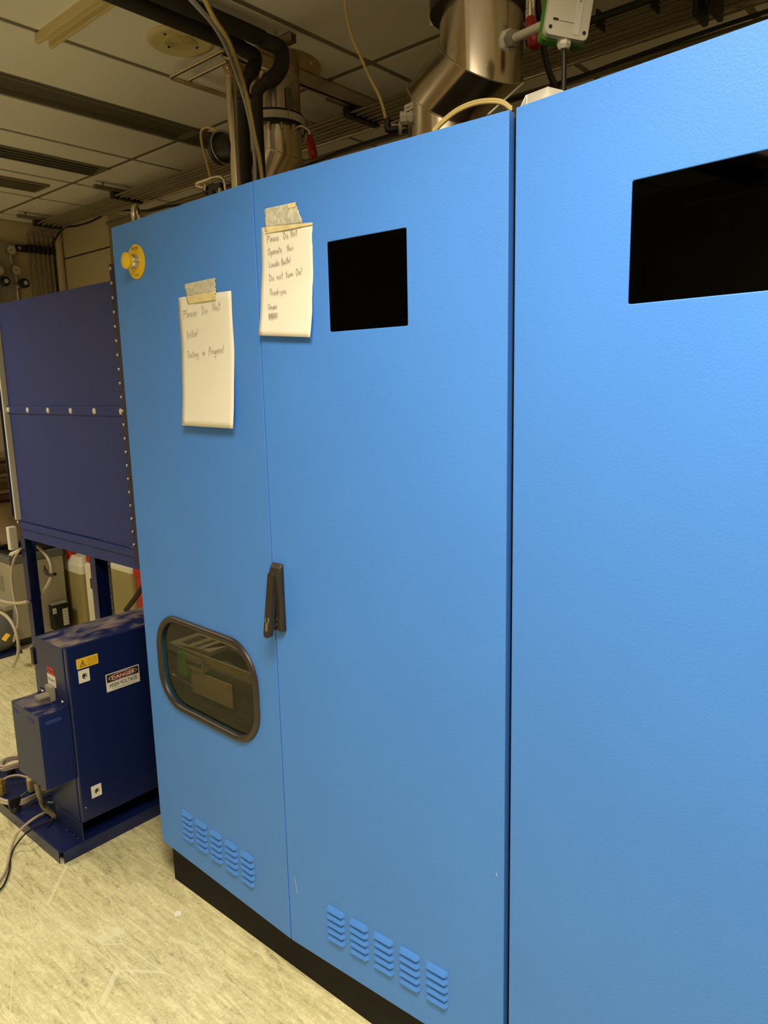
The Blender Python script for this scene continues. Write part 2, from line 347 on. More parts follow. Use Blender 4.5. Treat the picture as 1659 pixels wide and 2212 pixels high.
# speaker
sp = at(390, 86, z=ZC); t = thing('ceiling_speaker', sp, 'round cream ceiling speaker with ringed grille', 'speaker')
bm = bmesh.new(); lathe(bm, sp, (0, 0, -1), [(.112, 0), (.112, .006), (.104, .012), (.092, .013), (.056, .008), (0.0, .008)], 48); obj('housing', bm, M['cream_metal'], t, smooth=True)
for k in range(8):
    bm = bmesh.new(); r = .054-k*.0064; lathe(bm, sp, (0, 0, -1), [(r, .006), (r, .0115), (r-.0038, .0115), (r-.0038, .006)], 40); obj('grille_ring', bm, M['cream_metal'], t, smooth=True)
for q in ((356, 73), (416, 76), (365, 101), (425, 103)):
    c = at(*q, z=ZC-.012); bm = bmesh.new(); cyl(bm, c+V((0, 0, .004)), c+V((0, 0, -.003)), .004, n=12); obj('screw_hole', bm, M['black_slot'], t)

# ------------------------------------------------------------------ overhead conduits
PY = [1.175+.033*i for i in range(6)]; PZ = 2.735
names = ['frontmost', 'second from front', 'third from front', 'third from back', 'second from back', 'rearmost']
for i, y in enumerate(PY):
    wy = 1.243+.033*i; bm = bmesh.new()
    tube(bm, round_path([(2.9, y, PZ), (-5.0, y, PZ), (-5.355, wy, PZ-.01), (-5.355, wy, 1.3)], .05), .0058+.002*(i % 2), 8)
    tag(obj('conduit_pipe', bm, M['cond'], smooth=True), 'thin painted ceiling conduit turning down the wall, %s of six' % names[i], 'pipe', 'ceiling conduits')
# thin steel pair further back with cable ties
for y, z, r, m, lab in ((1.43, 2.70, .013, 'cond', 'thicker tan conduit running behind the six thin ones'), (1.40, 2.745, .007, 'tube_steel', 'thin steel tube above the thicker tan conduit')):
    bm = bmesh.new(); cyl(bm, (-4.6, y, z), (2.9, y, z), r, n=10); tag(obj('conduit_pipe', bm, M[m], smooth=True), lab, 'pipe')
def strut(x, y0, y1, z, lab):
    t = thing('strut_channel', (x, (y0+y1)/2, z+.06), lab, 'pipe support')
    bm = B(x-.014, x+.014, y0, y1, z+.024, z+.044); box(bm, x-.004, x+.004, y0+.05, y0+.058, z+.04, ZC); box(bm, x-.004, x+.004, y1-.058, y1-.05, z+.04, ZC); obj('channel', bm, M['tbar'], t)
    for y in PY: obj('pipe_clamp', B(x-.018, x+.018, y-.014, y+.014, z-.014, z+.024), M['black'], t, bevel=.003)
for x, lab in ((-5.06, 'strut with black clamps holding conduits beside the end wall'), (-4.06, 'strut with black clamps left above the lifting hook'), (-2.2, 'strut with black clamps behind the farther steel duct'), (-1.62, 'strut with black clamps between the two steel ducts')):
    strut(x, 1.06, 1.42, PZ, lab)
t = thing('ceiling_rail', (-2.24, .9, ZC-.03), 'galvanised strut rail across the ceiling in front of the farther duct flange', 'rail')
xr = at(700, 198, z=ZC-.04).x
bm = B(xr-.02, xr-.014, .52, 1.75, ZC-.045, ZC-.004); box(bm, xr+.014, xr+.02, .52, 1.75, ZC-.045, ZC-.004); box(bm, xr-.02, xr+.02, .52, 1.75, ZC-.006, ZC); box(bm, xr-.02, xr-.008, .52, 1.75, ZC-.048, ZC-.044); box(bm, xr+.008, xr+.02, .52, 1.75, ZC-.048, ZC-.044)
obj('rail', bm, M['zinc'], t)
c = at(632, 84, z=ZC-.05)
t = thing('strut_stub', c, 'short open-ended strut beside the bend of the black insulated pipe', 'pipe support')
a, b = at(600, 104, z=ZC-.05), at(634, 86, z=ZC-.05)
bm = B(b.x-.10, b.x, b.y-.014, b.y-.011, ZC-.055, ZC-.028); box(bm, b.x-.10, b.x, b.y+.011, b.y+.014, ZC-.055, ZC-.028); box(bm, b.x-.10, b.x, b.y-.014, b.y+.014, ZC-.030, ZC-.027); box(bm, b.x-.09, b.x-.08, b.y-.004, b.y+.004, ZC-.03, ZC); obj('channel', bm, M['zinc'], t)
# sagging black cable with ties
bm = bmesh.new(); pts = [at(112, 500, y=1.43)+V((-.05, 0, 0))] 
cabp = [at(q[0], q[1], y=1.42) for q in ((137, 493), (165, 488), (193, 480), (218, 468), (250, 455))] + [V((-4.1, 1.42, 2.70)), V((-3.9, 1.42, 2.69)), V((-3.6, 1.43, 2.66)), V((-3.3, 1.42, 2.70)), V((-2.9, 1.4, 2.66)), V((-2.4, 1.42, 2.70)), V((-1.5, 1.41, 2.69)), V((-.5, 1.41, 2.72)), V((2.8, 1.41, 2.72))]
wallc = [V((-5.36, 1.43, 1.3)), V((-5.36, 1.43, 2.2)), V((-5.36, 1.42, 2.6)), V((-5.34, 1.42, 2.68))]
tube(bm, smooth_path(wallc+cabp, 6), .007, 8); tag(obj('cable', bm, M['cable_k'], smooth=True), 'sagging black cable strung under the ceiling conduits', 'cable')
bm = bmesh.new(); tube(bm, smooth_path([(-1.35, 1.14, 2.74), (-.9, 1.13, 2.735), (-.3, 1.14, 2.745), (.6, 1.13, 2.735), (2.8, 1.14, 2.74)], 6), .012, 8)
cb = tag(obj('cable', bm, M['cable_k'], smooth=True), 'thick black cable bundle tied along conduits above the right cabinet', 'cable')
for k in range(6):
    x = -1.1+.17*k; bm = B(x-.003, x+.003, 1.125, 1.185, 2.712, 2.760); obj('cable_tie', bm, M['black'], cb)
hx = at(1530, 20, y=1.2); t = thing('pipe_hanger', (hx.x, 1.2, ZC), 'threaded hanger with a clamp above the right cabinet top', 'pipe support')
bm = bmesh.new(); lathe(bm, (hx.x, 1.2, ZC), (0, 0, -1), [(0, 0), (.05, 0), (.05, .01), (.02, .014), (.02, .04), (0, .04)], 16); cyl(bm, (hx.x, 1.2, ZC), (hx.x, 1.2, 2.70), .010, n=8); obj('rod', bm, M['cond'], t)
bm = B(hx.x-.03, hx.x-.012, 1.15, 1.25, 2.66, 2.72); box(bm, hx.x+.012, hx.x+.03, 1.15, 1.25, 2.66, 2.72); obj('pipe_clamp', bm, M['black'], t, bevel=.006)
# wall strap
t = thing('wall_strap', (-5.37, 1.33, 2.63), 'dark strap clamping the conduits to the end wall', 'pipe support')
bm = B(-5.389, -5.365, 1.165, 1.50, 2.60, 2.645); obj('strut', bm, M['rubber'], t)
for i in range(6): obj('pipe_clamp', B(-5.37, -5.335, 1.243+.033*i-.013, 1.243+.033*i+.013, 2.598, 2.650), M['black'], t, bevel=.003)
for y in (1.185, 1.485):
    bm = bmesh.new(); cyl(bm, (-5.366, y, 2.622), (-5.358, y, 2.622), .013, n=12); obj('bolt', bm, M['zinc'], t)
bm = bmesh.new(); cyl(bm, (-5.35, 1.462, 1.0), (-5.35, 1.462, 2.79), .026, n=16); tag(obj('downpipe', bm, M['wall'], smooth=True), 'cream painted pipe running up the wall corner', 'pipe')
# two small steel tubes looping under the ceiling
for q, lab in (((( 560, 88), (497, 108), (366, 168), (500, 219), (560, 236)), 'outer of two thin steel tubes looping under the ceiling'), (((560, 112), (493, 133), (404, 175), (500, 209), (560, 228)), 'inner of two thin steel tubes looping under the ceiling')):
    z = ZC-.045; P_ = [at(*p, z=z) for p in q]; c = P_[2]
    outer = lab[0] == 'o'; k = at(*((721, 281) if outer else (699, 284)), z=z)
    bm = bmesh.new(); tube(bm, round_path([(c.x+(.32 if outer else .24), c.y, z), (c.x, c.y, z), (c.x, k.y, z), (k.x, k.y, z), (k.x, k.y-.35, z)], .02), .0065, 8)
    tag(obj('steel_tube', bm, M['tube_steel'], smooth=True), lab, 'tube')

# ------------------------------------------------------------------ ducts
def mitre_duct(bm, pts, r, n=40, caps=True):
    pts = [V(p) for p in pts]; rings = []; d0 = (pts[1]-pts[0]).normalized(); u, v = frame_of(d0)
    ring = [pts[0]+(u*math.cos(2*math.pi*i/n)+v*math.sin(2*math.pi*i/n))*r for i in range(n)]
    rings.append(ring)
    for k in range(1, len(pts)):
        d = (pts[k]-pts[k-1]).normalized()
        if k < len(pts)-1: nn = (d+(pts[k+1]-pts[k]).normalized()).normalized()
        else: nn = d
        ring = [p + d*((pts[k]-p).dot(nn)/d.dot(nn)) for p in ring]; rings.append(ring)
    R = [[bm.verts.new(p) for p in r_] for r_ in rings]
    for a, b in zip(R, R[1:]):
        for i in range(n): bm.faces.new((a[i], a[(i+1) % n], b[(i+1) % n], b[i]))
    if caps: bm.faces.new(R[0][::-1]); bm.faces.new(R[-1])
    return rings
def weld_bead(rings, k, parent):
    bm = bmesh.new(); pts = rings[k]+[rings[k][0]]; tube(bm, pts, .0018, 6, caps=False); obj('weld_seam', bm, M['zinc'], parent, smooth=True)

AX, AY = -1.045, .40
AL = V((-1.205, .475, 2.359))
t = thing('exhaust_duct', (AL.x, AL.y, 2.1), 'large stainless exhaust duct with a slanted offset, nearer of two', 'duct')
bm = bmesh.new(); rg = mitre_duct(bm, [(AX, AY, ZC), (AX, AY, 2.39), AL, (AL.x, AL.y, 2.10)], .098); obj('duct', bm, M['steel'], t, smooth=True)
weld_bead(rg, 1, t); weld_bead(rg, 2, t)
bm = bmesh.new(); lathe(bm, (AL.x, AL.y, 2.098), (0, 0, 1), [(.125, 0), (.125, .012), (.098, .012), (.098, 0)], 40); obj('base_flange', bm, M['black'], t)
# clamp ring near the top edge of view
zr = at(1060, -38, y=AY-.1).z
bm = bmesh.new(); lathe(bm, (AX, AY, zr), (0, 0, 1), [(.098, 0), (.121, 0), (.121, .008), (.121, .05), (.098, .05)], 40); fl = obj('flange', bm, M['black'], t, smooth=True)
for q in ((937, 14), (1146, -2)):
    c = at(q[0], q[1], y=AY-.02)
    bm = B(c.x-.011, c.x+.011, c.y-.004, c.y+.004, c.z-.042, c.z+.03); obj('bracket', bm, M['zinc'], t, bevel=.003)
    c2 = V((c.x, c.y-.004, c.z-.026)); bm = bmesh.new(); lathe(bm, c2, (0, -1, 0), [(.0, 0), (.009, 0), (.009, .003), (.006, .003), (.006, .008), (.0, .010)], 12); obj('bolt', bm, M['zinc'], t, smooth=True)
c = at(937, 30, y=AY-.03); bm = bmesh.new(); cyl(bm, c+V((0, -.006, 0)), c+V((0, -.006, .022)), .0075, n=6); cyl(bm, c+V((0, -.006, -.014)), c+V((0, -.006, -.004)), .006, n=6); obj('nut', bm, M['zinc'], t)
c = at(1145, 38, y=AY-.04); d = at(1158, 104, y=AY-.04)
bm = bmesh.new(); ax = (d-c); tube(bm, [c, c+ax*.12, c+ax*.5, c+ax*.85, c+ax*.96, c+ax*1.02], [.009, .0125, .0155, .0165, .012, .004], 14); g = obj('lever_grip', bm, M['red_rub'], t, smooth=True, label='red vinyl lever grip')
bm = bmesh.new(); cyl(bm, c+V((0, 0, .03)), c-V((0, 0, .01)), .005, n=8); obj('lever', bm, M['zinc'], t)
# small white label + plugs at the lower section
lc = at(883, 231, y=AL.y-.088); fr = lambda a, b, n: lc + V((1, -.18, 0)).normalized()*a + V((0, 0, 1))*b + V((-.18, -1, 0)).normalized()*n
bm = bmesh.new(); slab(bm, [rect(-.017, .017, -.008, .008)], fr, 0, .001); obj('label_sticker', bm, M['white_lab'], t)
text('printing', 'Temp sensor', fr, 0, -.002, .004, M['blk_ink'], t, n=.0015, width=.026)
c = at(893, 254, y=AL.y-.075); dd = V((-.80, -.60, 0)).normalized()
bm = bmesh.new(); lathe(bm, c, dd, [(0, 0), (.019, 0), (.019, .009), (.014, .010), (.014, .016), (.0165, .017), (.0165, .034), (.0, .035)], 8); obj('plug', bm, M['white_pl'], t, smooth=True)
c = at(868, 277, y=AL.y-.05)
bm = bmesh.new(); lathe(bm, c, dd, [(0, 0), (.016, 0), (.016, .008), (.010, .009), (.010, .026), (.0, .027)], 12); obj('plug', bm, M['white_pl'], t, smooth=True)
# fitting + tube from the plug up to ceiling
c = at(837, 278, y=AL.y-.08)
bm = bmesh.new(); tube(bm, round_path([c+V((.028, .01, -.004)), c+V((0, 0, -.004)), c+V((0, 0, .024))], .006), .0085, 10); e = obj('elbow_fitting', bm, M['black'], t, smooth=True)
bm = bmesh.new(); P_ = [at(*q, y=AL.y-.08) for q in ((834, 263), (829, 238), (818, 205), (800, 170), (780, 125), (762, 85), (750, 40), (745, 0), (744, -40))]
tube(bm, smooth_path(P_), .0042, 10); tag(obj('pneumatic_tube', bm, M['ytube'], smooth=True), 'pale yellow tube dropping from the ceiling to the nearer duct', 'tube')

# sensor transmitter
bw = .07; c = at(1098, 88, y=AY-.105)
t = thing('sensor_transmitter', at(1232, 30, y=.20), 'white transmitter box with green back on a white tube', 'sensor')
d = V((.62, -.70, .30)); e1 = at(1192, 46, y=.22)
nrm = (c-V((AX, AY, c.z))).normalized(); dirn = (e1-c).normalized()
bm = bmesh.new(); lathe(bm, c-dirn*.004, dirn, [(0, 0), (.023, 0), (.023, .008), (.018, .013), (.0, .013)], 8); obj('lock_nut', bm, M['white_pl'], t, bevel=.001)
bm = bmesh.new(); lathe(bm, c+dirn*.009, dirn, [(0, 0), (.018, 0), (.018, .018), (.0125, .020), (.009, .020)], 6); obj('gland_nut', bm, M['grey_pl'], t, bevel=.001)
bm = bmesh.new(); cyl(bm, c, e1+dirn*.03, .0085, n=16); obj('probe_tube', bm, M['white_pl'], t, smooth=True)
o_ = at(1231, 26, y=.19)      # front face centre of box
ex = V((.66, .74, -.14)).normalized(); nz = V((.75, -.66, -.05)); nz = (nz-ex*nz.dot(ex)).normalized(); ez = nz.cross(ex)
if ez.z < 0: ez = -ez
fr = lambda a, b, n: o_ + ex*a + ez*b + nz*n
bm = bmesh.new(); slab(bm, [rrect(-.042, .042, -.043, .075, .010)], fr, -.016, 0); obj('cover', bm, M['white_pl'], t, smooth=False, bevel=.004)
bm = bmesh.new(); slab(bm, [rrect(-.043, .043, -.047, .077, .008)], fr, -.040, -.017); obj('back_case', bm, M['green_pl'], t, bevel=.003, label='green plastic back case')
bm = bmesh.new(); slab(bm, [rect(.012, .024, -.036, .075)], fr, .0002, .0009); obj('label_strip', bm, M['white_lab'], t)
text('printing', 'HX7400 Unit 2', fr, .020, .055, .005, M['blk_ink'], t, n=.0014, width=.07, vertical=True)
bm = bmesh.new(); slab(bm, [rect(-.012, .008, .022, .042)], fr, .0002, .0008); obj('badge', bm, M['dial'], t)
text('printing', 'Rotronic'[:0]+'Acsl', fr, -.002, .028, .008, M['red_ink'], t, n=.0012, width=.016)
bm = bmesh.new(); slab(bm, [rect(-.030, -.020, -.018, -.014)], fr, .0002, .0008); slab(bm, [rect(-.018, .012, -.0175, -.017)], fr, .0002, .0006); obj('mark', bm, M['blk_ink'], t)
for a, b in ((-.033, -.030), (.034, -.030)):
    bm = bmesh.new(); cyl(bm, fr(a, b, -.001), fr(a, b, .0006), .0035, n=12); obj('screw', bm, M['blk_ink'], t)
gx = at(1219, 74, y=.20); bm = bmesh.new(); lathe(bm, gx, (0, 0, -1), [(0, 0), (.013, 0), (.013, .006), (.010, .007), (.014, .009), (.014, .020), (.010, .027), (.0, .027)], 8); obj('cable_gland', bm, M['white_pl'], t, bevel=.0008)
bm = bmesh.new(); tube(bm, smooth_path([gx+V((0, 0, -.02)), gx+V((.001, 0, -.08)), V((gx.x, gx.y, 2.12)), V((gx.x, gx.y+.02, 2.103))]), .0048, 10); tag(obj('cable', bm, M['cable_k'], smooth=True), 'black cable hanging from the white transmitter gland', 'cable')
bm = bmesh.new(); tube(bm, smooth_path([at(*q, y=.55) for q in ((1155, -60), (1163, 20), (1172, 90), (1182, 140), (1197, 182), (1215, 215))]), .0075, 10); tag(obj('cable', bm, M['cable_k'], smooth=True), 'black cable slanting down behind the red lever grip', 'cable')

# far duct
BX, BY = -2.209, .78
t = thing('exhaust_duct', (BX-.1, BY, 0), 'stainless exhaust duct with ceiling flange and white band, farther of two', 'duct')
bm = bmesh.new(); rg = mitre_duct(bm, [(BX, BY, ZC), (BX, BY, 2.50), (BX-.083, BY-.022, 2.377), (BX-.083, BY-.022, 0.0)], .098); obj('duct', bm, M['steel'], t, smooth=True)
weld_bead(rg, 1, t)
bm = bmesh.new(); lathe(bm, (BX, BY, ZC), (0, 0, -1), [(.098, .0), (.18, .0), (.18, .003), (.098, .003)], 48); obj('ceiling_flange', bm, M['steel'], t)
for k in range(6):
    a = .5+k*math.pi/3; bm = bmesh.new(); cyl(bm, (BX+.15*math.cos(a), BY+.15*math.sin(a), ZC-.003), (BX+.15*math.cos(a), BY+.15*math.sin(a), ZC-.007), .006, n=8); obj('screw', bm, M['zinc'], t)
bm = bmesh.new(); lathe(bm, (BX, BY, 2.628), (0, 0, -1), [(.098, 0), (.108, 0), (.108, .008), (.098, .008)], 48); obj('gasket', bm, M['black'], t, smooth=True)
bm = bmesh.new(); lathe(bm, (BX, BY, 2.620), (0, 0, -1), [(.098, 0), (.1095, 0), (.1095, .026), (.098, .026)], 48); obj('white_band', bm, M['white_pl'], t, smooth=True, label='white band around the duct joint')
bm = bmesh.new(); lathe(bm, (BX, BY, 2.594), (0, 0, -1), [(.098, 0), (.108, 0), (.108, .012), (.122, .014), (.122, .018), (.098, .018)], 48); obj('flange', bm, M['black'], t, smooth=True)
for k in range(10):
    a = -2.6+k*.42; p0 = V((BX+.112*math.cos(a), BY+.112*math.sin(a), 2.578)); bm = bmesh.new(); cyl(bm, p0, p0-V((0, 0, .010)), .0085, n=6); cyl(bm, p0-V((0, 0, .010)), p0-V((0, 0, .022)), .005, n=8); obj('nut', bm, M['zinc'], t)
c = at(668, 292, y=BY-.05); d = at(678, 343, y=BY-.05); ax = d-c
bm = bmesh.new(); tube(bm, [c, c+ax*.12, c+ax*.5, c+ax*.85, c+ax*.96, c+ax*1.02], [.008, .012, .0155, .0165, .012, .004], 14); obj('lever_grip', bm, M['red_rub'], t, smooth=True, label='red vinyl lever grip')
bm = bmesh.new(); tube(bm, smooth_path([c+V((-.09, 0, .03)), c+V((-.03, -.01, .035)), c+V((0, 0, .015)), c]), .004, 8); obj('lever', bm, M['zinc'], t)
bm = B(BX+.100, BX+.106, BY-.03, BY-.01, 2.60, 2.70); obj('bracket', bm, M['tbar'], t)

# dark fan housing end behind the steel pipe
c = at(484, 318, y=.60); t = thing('fan_housing', c, 'dark round fan housing with clamp behind the vertical steel pipe', 'fan housing')
bm = bmesh.new(); lathe(bm, c+V((-.03, 0, 0)), (1, .05, -.15), [(.0, 0), (.052, 0), (.056, .006), (.056, .02), (.048, .026), (.045, .07), (.03, .09), (0, .09)], 28); obj('housing', bm, M['black'], t, smooth=True)
bm = bmesh.new(); tube(bm, [c+V((.0, .0, 0))+V((0, math.cos(a), math.sin(a)))*.057 for a in [2*math.pi*i/24 for i in range(25)]], .0018, 6); obj('clamp_ring', bm, M['zinc'], t, smooth=True)
bm = bmesh.new(); tube(bm, smooth_path([at(*q, y=.62) for q in ((481, 299), (472, 286), (458, 277), (446, 275), (437, 280), (434, 293), (437, 315), (445, 345), (452, 372), (457, 400), (459, 418))]), .005, 10); tag(obj('pneumatic_tube', bm, M['ytube'], smooth=True), 'pale yellow tube looping from the dark fan housing down', 'tube')
# bent steel handle and clamp behind cabinet top
t = thing('tube_bracket', at(460, 410, y=.35), 'bent stainless tube bracket with chrome screws above the left cabinet', 'bracket')
bm = bmesh.new(); tube(bm, round_path([at(*q, y=.35) for q in ((489, 430), (484, 382), (465, 382), (424, 396), (426, 402), (470, 414))], .03), .0048, 10); obj('tube', bm, M['tube_steel'], t, smooth=True)
bm = bmesh.new(); c = at(460, 406, y=.35); box(bm, c.x-.045, c.x+.05, c.y-.01, c.y+.012, c.z-.012, c.z+.008); box(bm, c.x-.012, c.x+.012, c.y-.012, c.y+.012, c.z-.25, c.z+.012); obj('clamp', bm, M['black'], t, bevel=.003)
for q in ((444, 401), (443, 408), (475, 410), (475, 414)):
    bm = bmesh.new(); c = at(*q, y=.335); ball(bm, c, .0062); obj('screw', bm, M['zinc'], t, smooth=True)

# vertical stainless pipe
a, b = at(497, 140, y=.60), at(505, 404, y=.60)
t = thing('steel_pipe', (b.x, .60, 0), 'tall polished steel pipe left of the black insulated pipes', 'pipe')
bm = bmesh.new(); cyl(bm, (a.x+.002, .60, 0), (a.x+.002, .60, at(500, 168, y=.60).z), .0205, n=24); obj('pipe', bm, M['tube_steel'], t, smooth=True)
bm = bmesh.new(); cyl(bm, (a.x+.002, .60, at(500, 168, y=.60).z), (a.x+.002, .60, at(497, 128, y=.60).z), .0228, n=24); obj('coupling', bm, M['tube_steel'], t, smooth=True)
# black insulated pipes
Y1 = .50
def px(q, y): return at(q[0], q[1], y=y)
r1 = .037
z1 = ZC-.14
pA = [V((-2.9, -1.0, 2.62))] 
def foam_pipe(p0, corner, rest, r0, r1, label):
    a = at(*p0, y=.46); c = at(*corner, x=a.x); c.z = a.z; y0 = c.y
    pts = [V((a.x, -3.4, a.z)), V((a.x, -1.5, a.z)), V((a.x, 0, a.z)), V((a.x, y0-.10, a.z)), V((a.x, y0-.04, a.z-.004))] + [at(*q, y=y0+dy) for q, dy in rest]
    pts.append(V((pts[-1].x, pts[-1].y, 2.098 if pts[-1].x > -2.05 else 1.9))); n = 5
    sm = smooth_path(pts); rr = [r0 if k < 8*(len(pts)-5) else r1 for k in range(len(sm))]
    bm = bmesh.new(); tube(bm, sm, rr, 18); tag(obj('insulated_pipe', bm, M['foam'], smooth=True), label, 'pipe')
foam_pipe((499, 93), (545, 112), [((549, 121), .0), ((550, 137), .0), ((546, 150), -.02), ((537, 163), -.04), ((529, 177), -.05), ((526, 199), -.05), ((527, 285), -.05)], .023, .0195, 'black foam-insulated pipe with the tighter bend, nearer the steel pipe')
foam_pipe((527, 66), (590, 92), [((603, 104), .0), ((609, 124), .0), ((607, 144), -.02), ((594, 165), -.05), ((573, 180), -.08), ((559, 192), -.09), ((555, 209), -.09), ((557, 285), -.09)], .025, .0195, 'black foam-insulated pipe with the wider loop, in front of the farther duct')
for q in ((525, 297), (556, 278)):
    c = at(q[0], q[1], y=.51); 
    bm = bmesh.new(); cyl(bm, c+V((-.01, 0, 0)), c+V((.012, 0, 0)), .006, n=8); tag(obj('hose_clamp', bm, M['zinc'], smooth=True), 'small steel clamp screw on the %s black pipe' % ('left' if q[0] == 525 else 'right'), 'hose clamp')
# grey tube and yellow tubes hanging in front of them
for q, r, m, lab in ((((405, -10), (432, 20), (462, 55), (490, 105), (510, 160), (528, 215), (541, 270), (549, 330), (552, 395)), .0056, 'cable_lav', 'pale grey tube curving down in front of black pipes'),
                     (((438, -5), (462, 42), (490, 85), (510, 135), (524, 180), (538, 235), (548, 290), (558, 340), (566, 395)), .0034, 'ytube', 'left of two yellow tubes beside the pale grey tube'),
                     (((441, -5), (466, 42), (494, 85), (514, 135), (528, 180), (541, 235), (551, 290), (562, 340), (569, 395)), .0034, 'ytube', 'right of two yellow tubes beside the pale grey tube')):
    bm = bmesh.new(); ys = [-.16, -.06, .06, .20, .32, .37, .38, .38, .38]; tube(bm, smooth_path([at(*p, y=ys[k]) for k, p in enumerate(q)]), r, 10); tag(obj('tube', bm, M[m], smooth=True), lab, 'tube')
c = at(526, 205, y=.37); tag(obj('cable_tie', B(c.x-.026, c.x+.014, .362, .395, c.z-.006, c.z+.005), M['black'], bevel=.002), 'black cable tie joining the hanging tubes', 'cable tie')

# ------------------------------------------------------------------ blue cabinets
DOORS = {1: ((-2.0251, -.0300), (-1.3608, -.0545)), 2: ((-1.3608, -.0545), (-.7048, -.0257)), 3: ((-.6988, -.0257), (-.0528, -.0944))}
ZT, ZB = 2.10, .156
def dfr(i):
    a, b = DOORS[i]; e = V((b[0]-a[0], b[1]-a[1], 0)).normalized(); n = V((e.y, -e.x, 0)); o = V((a[0], a[1], 0))
    return lambda s, z, k: o + e*s + V((0, 0, z)) + n*k
D = {i: dfr(i) for i in DOORS}
def dlen(i): a, b = DOORS[i]; return math.hypot(b[0]-a[0], b[1]-a[1])
def ond(i, px_, py_):
    a, b = DOORS[i]; e = V((b[0]-a[0], b[1]-a[1], 0)).normalized(); n = V((e.y, -e.x, 0)); A = V((a[0], a[1], 0)); d = ray(px_, py_)
    q = CAM + d*((A-CAM).dot(n)/d.dot(n)); return (q-A).dot(e), q.z
def cabinet(name, x0, x1, label):
    t = thing(name, ((x0+x1)/2, .25, 0), label, 'cabinet')
    bm = B(x0, x0+.02, .0, .62, ZB, ZT-.004); box(bm, x1-.02, x1, .0, .62, ZB, ZT-.004); box(bm, x0+.02, x1-.02, .60, .62, ZB, ZT-.004)
    box(bm, x0+.02, x1-.02, .0, .60, ZB, ZB+.02); box(bm, x0+.02, x1-.02, .0, .60, ZT-.024, ZT-.004)
    obj('body', bm, M['dark_in'], t)
    obj('plinth', B(x0+.004, x1-.004, .0, .60, 0, ZB), M['plinth'], t)
    return t
cab1 = cabinet('control_cabinet', -2.02, -.704, 'tall sky-blue two-door cabinet with handle, small window and two taped notes')
cab2 = cabinet('control_cabinet', -.698, -.03, 'tall sky-blue cabinet with wide dark screen at the right edge')
tag(cab1.children[0], None); 
TH = .020
def door(i, holes, parent):
    L = dlen(i); fr = D[i]; bm = bmesh.new()
    slab(bm, [rect(.0018 if i < 3 else .003, L-(.0018 if i != 2 else .0045), ZB, ZT)] + [h[::-1] for h in holes], fr, -TH, 0)
    return obj('door', bm, M['blue'], parent, bevel=.0014, seg=2)
win1 = rrect(.088, .573, .684, .966, .105, 10)
scr2 = rrect(.221, .4295, 1.755, 1.940, .003, 2); scr3 = rrect(.2215, .52, 1.757, 1.939, .003, 2)
d1 = door(1, [win1], cab1); d2 = door(2, [scr2], cab1); d3 = door(3, [scr3], cab2)
# right folded edge strip of door two
# screens
for i, lp, dr in ((2, (.221, .4295, 1.755, 1.940), d2), (3, (.2215, .52, 1.757, 1.939), d3)):
    bm = bmesh.new(); slab(bm, [rect(lp[0]+.0003, lp[1]-.0003, lp[2]+.0003, lp[3]-.0003)], D[i], -.006, -.0015); obj('screen_glass', bm, M['glass_dark'], dr)
# things behind the dark glass
bm = bmesh.new(); slab(bm, [rect(.345, .47, 1.72, 1.79)], D[2], -.075, -.072); s = obj('inner_sign', bm, M['grey_pl'], cab1, label='dim danger sign behind dark glass')
bm = bmesh.new(); slab(bm, [rrect(.35, .465, 1.752, 1.786, .012)], D[2], -.0715, -.0705); obj('sign_field', bm, M['black'], s)
text('lettering', 'DANGER', D[2], .408, 1.760, .018, M['white_lab'], s, n=-.069, width=.09)
bm = bmesh.new(); slab(bm, [rect(.15, .50, 1.70, 1.99)], D[2], -.22, -.20); obj('inner_panel', bm, M['dark_in'], cab1)
bm = bmesh.new(); slab(bm, [rect(.12, .60, 1.70, 1.865)] + [rect(.17+.05*k, .178+.05*k, 1.80, 1.845)[::-1] for k in range(2)], D[3], -.14, -.13); obj('inner_panel', bm, M['motor'], cab2)
bm = bmesh.new(); tube(bm, smooth_path([D[3](.25, 1.93, -.10), D[3](.31, 1.90, -.09), D[3](.34, 1.86, -.07), D[3](.345, 1.80, -.07), D[3](.34, 1.70, -.07)]), .003, 8); obj('inner_cable', bm, M['cable_k'], cab2, smooth=True)
bm = bmesh.new(); slab(bm, [rect(.28, .64, 1.899, 1.903)], D[3], -.06, -.05); obj('inner_rail', bm, M['tube_steel'], cab2)
# louvres
def louvre_bm(i, s, z, L=.0605, h=.0165, dep=.0085):
    bm = bmesh.new(); n = 12; rows = []
    for k in range(n+1):
        u = k/n; f = min(1, math.sqrt(max(0, 1-(abs(2*u-1)-.72)**2/.0784)) if abs(2*u-1) > .72 else 1)
        a = s+u*L
        rows.append([bm.verts.new(D[i](a, z+h, .0003)), bm.verts.new(D[i](a, z+h*.66, .0003+dep*.5*f)), bm.verts.new(D[i](a, z+h*.30, .0003+dep*.9*f)), bm.verts.new(D[i](a, z+h*(.16+.12*(1-f)), .0003+dep*f)), bm.verts.new(D[i](a, z+.0035, .0003))])
    for p, q in zip(rows, rows[1:]):
        for k in range(4): bm.faces.new((p[k], p[k+1], q[k+1], q[k]))
    return bm
for i, s0, dr in ((1, .143, d1), (2, .141, d2)):
    base = obj('louvre', louvre_bm(i, s0, .317), M['blue'], dr, smooth=True)
    o = D[i](0, 0, 0)
    for g_ in range(5):
        for k in range(5):
            if g_ == 0 and k == 0: continue
            dlt = D[i](.0775*g_, -.0203*k, 0)-o; copy_of(base, dr, dlt)
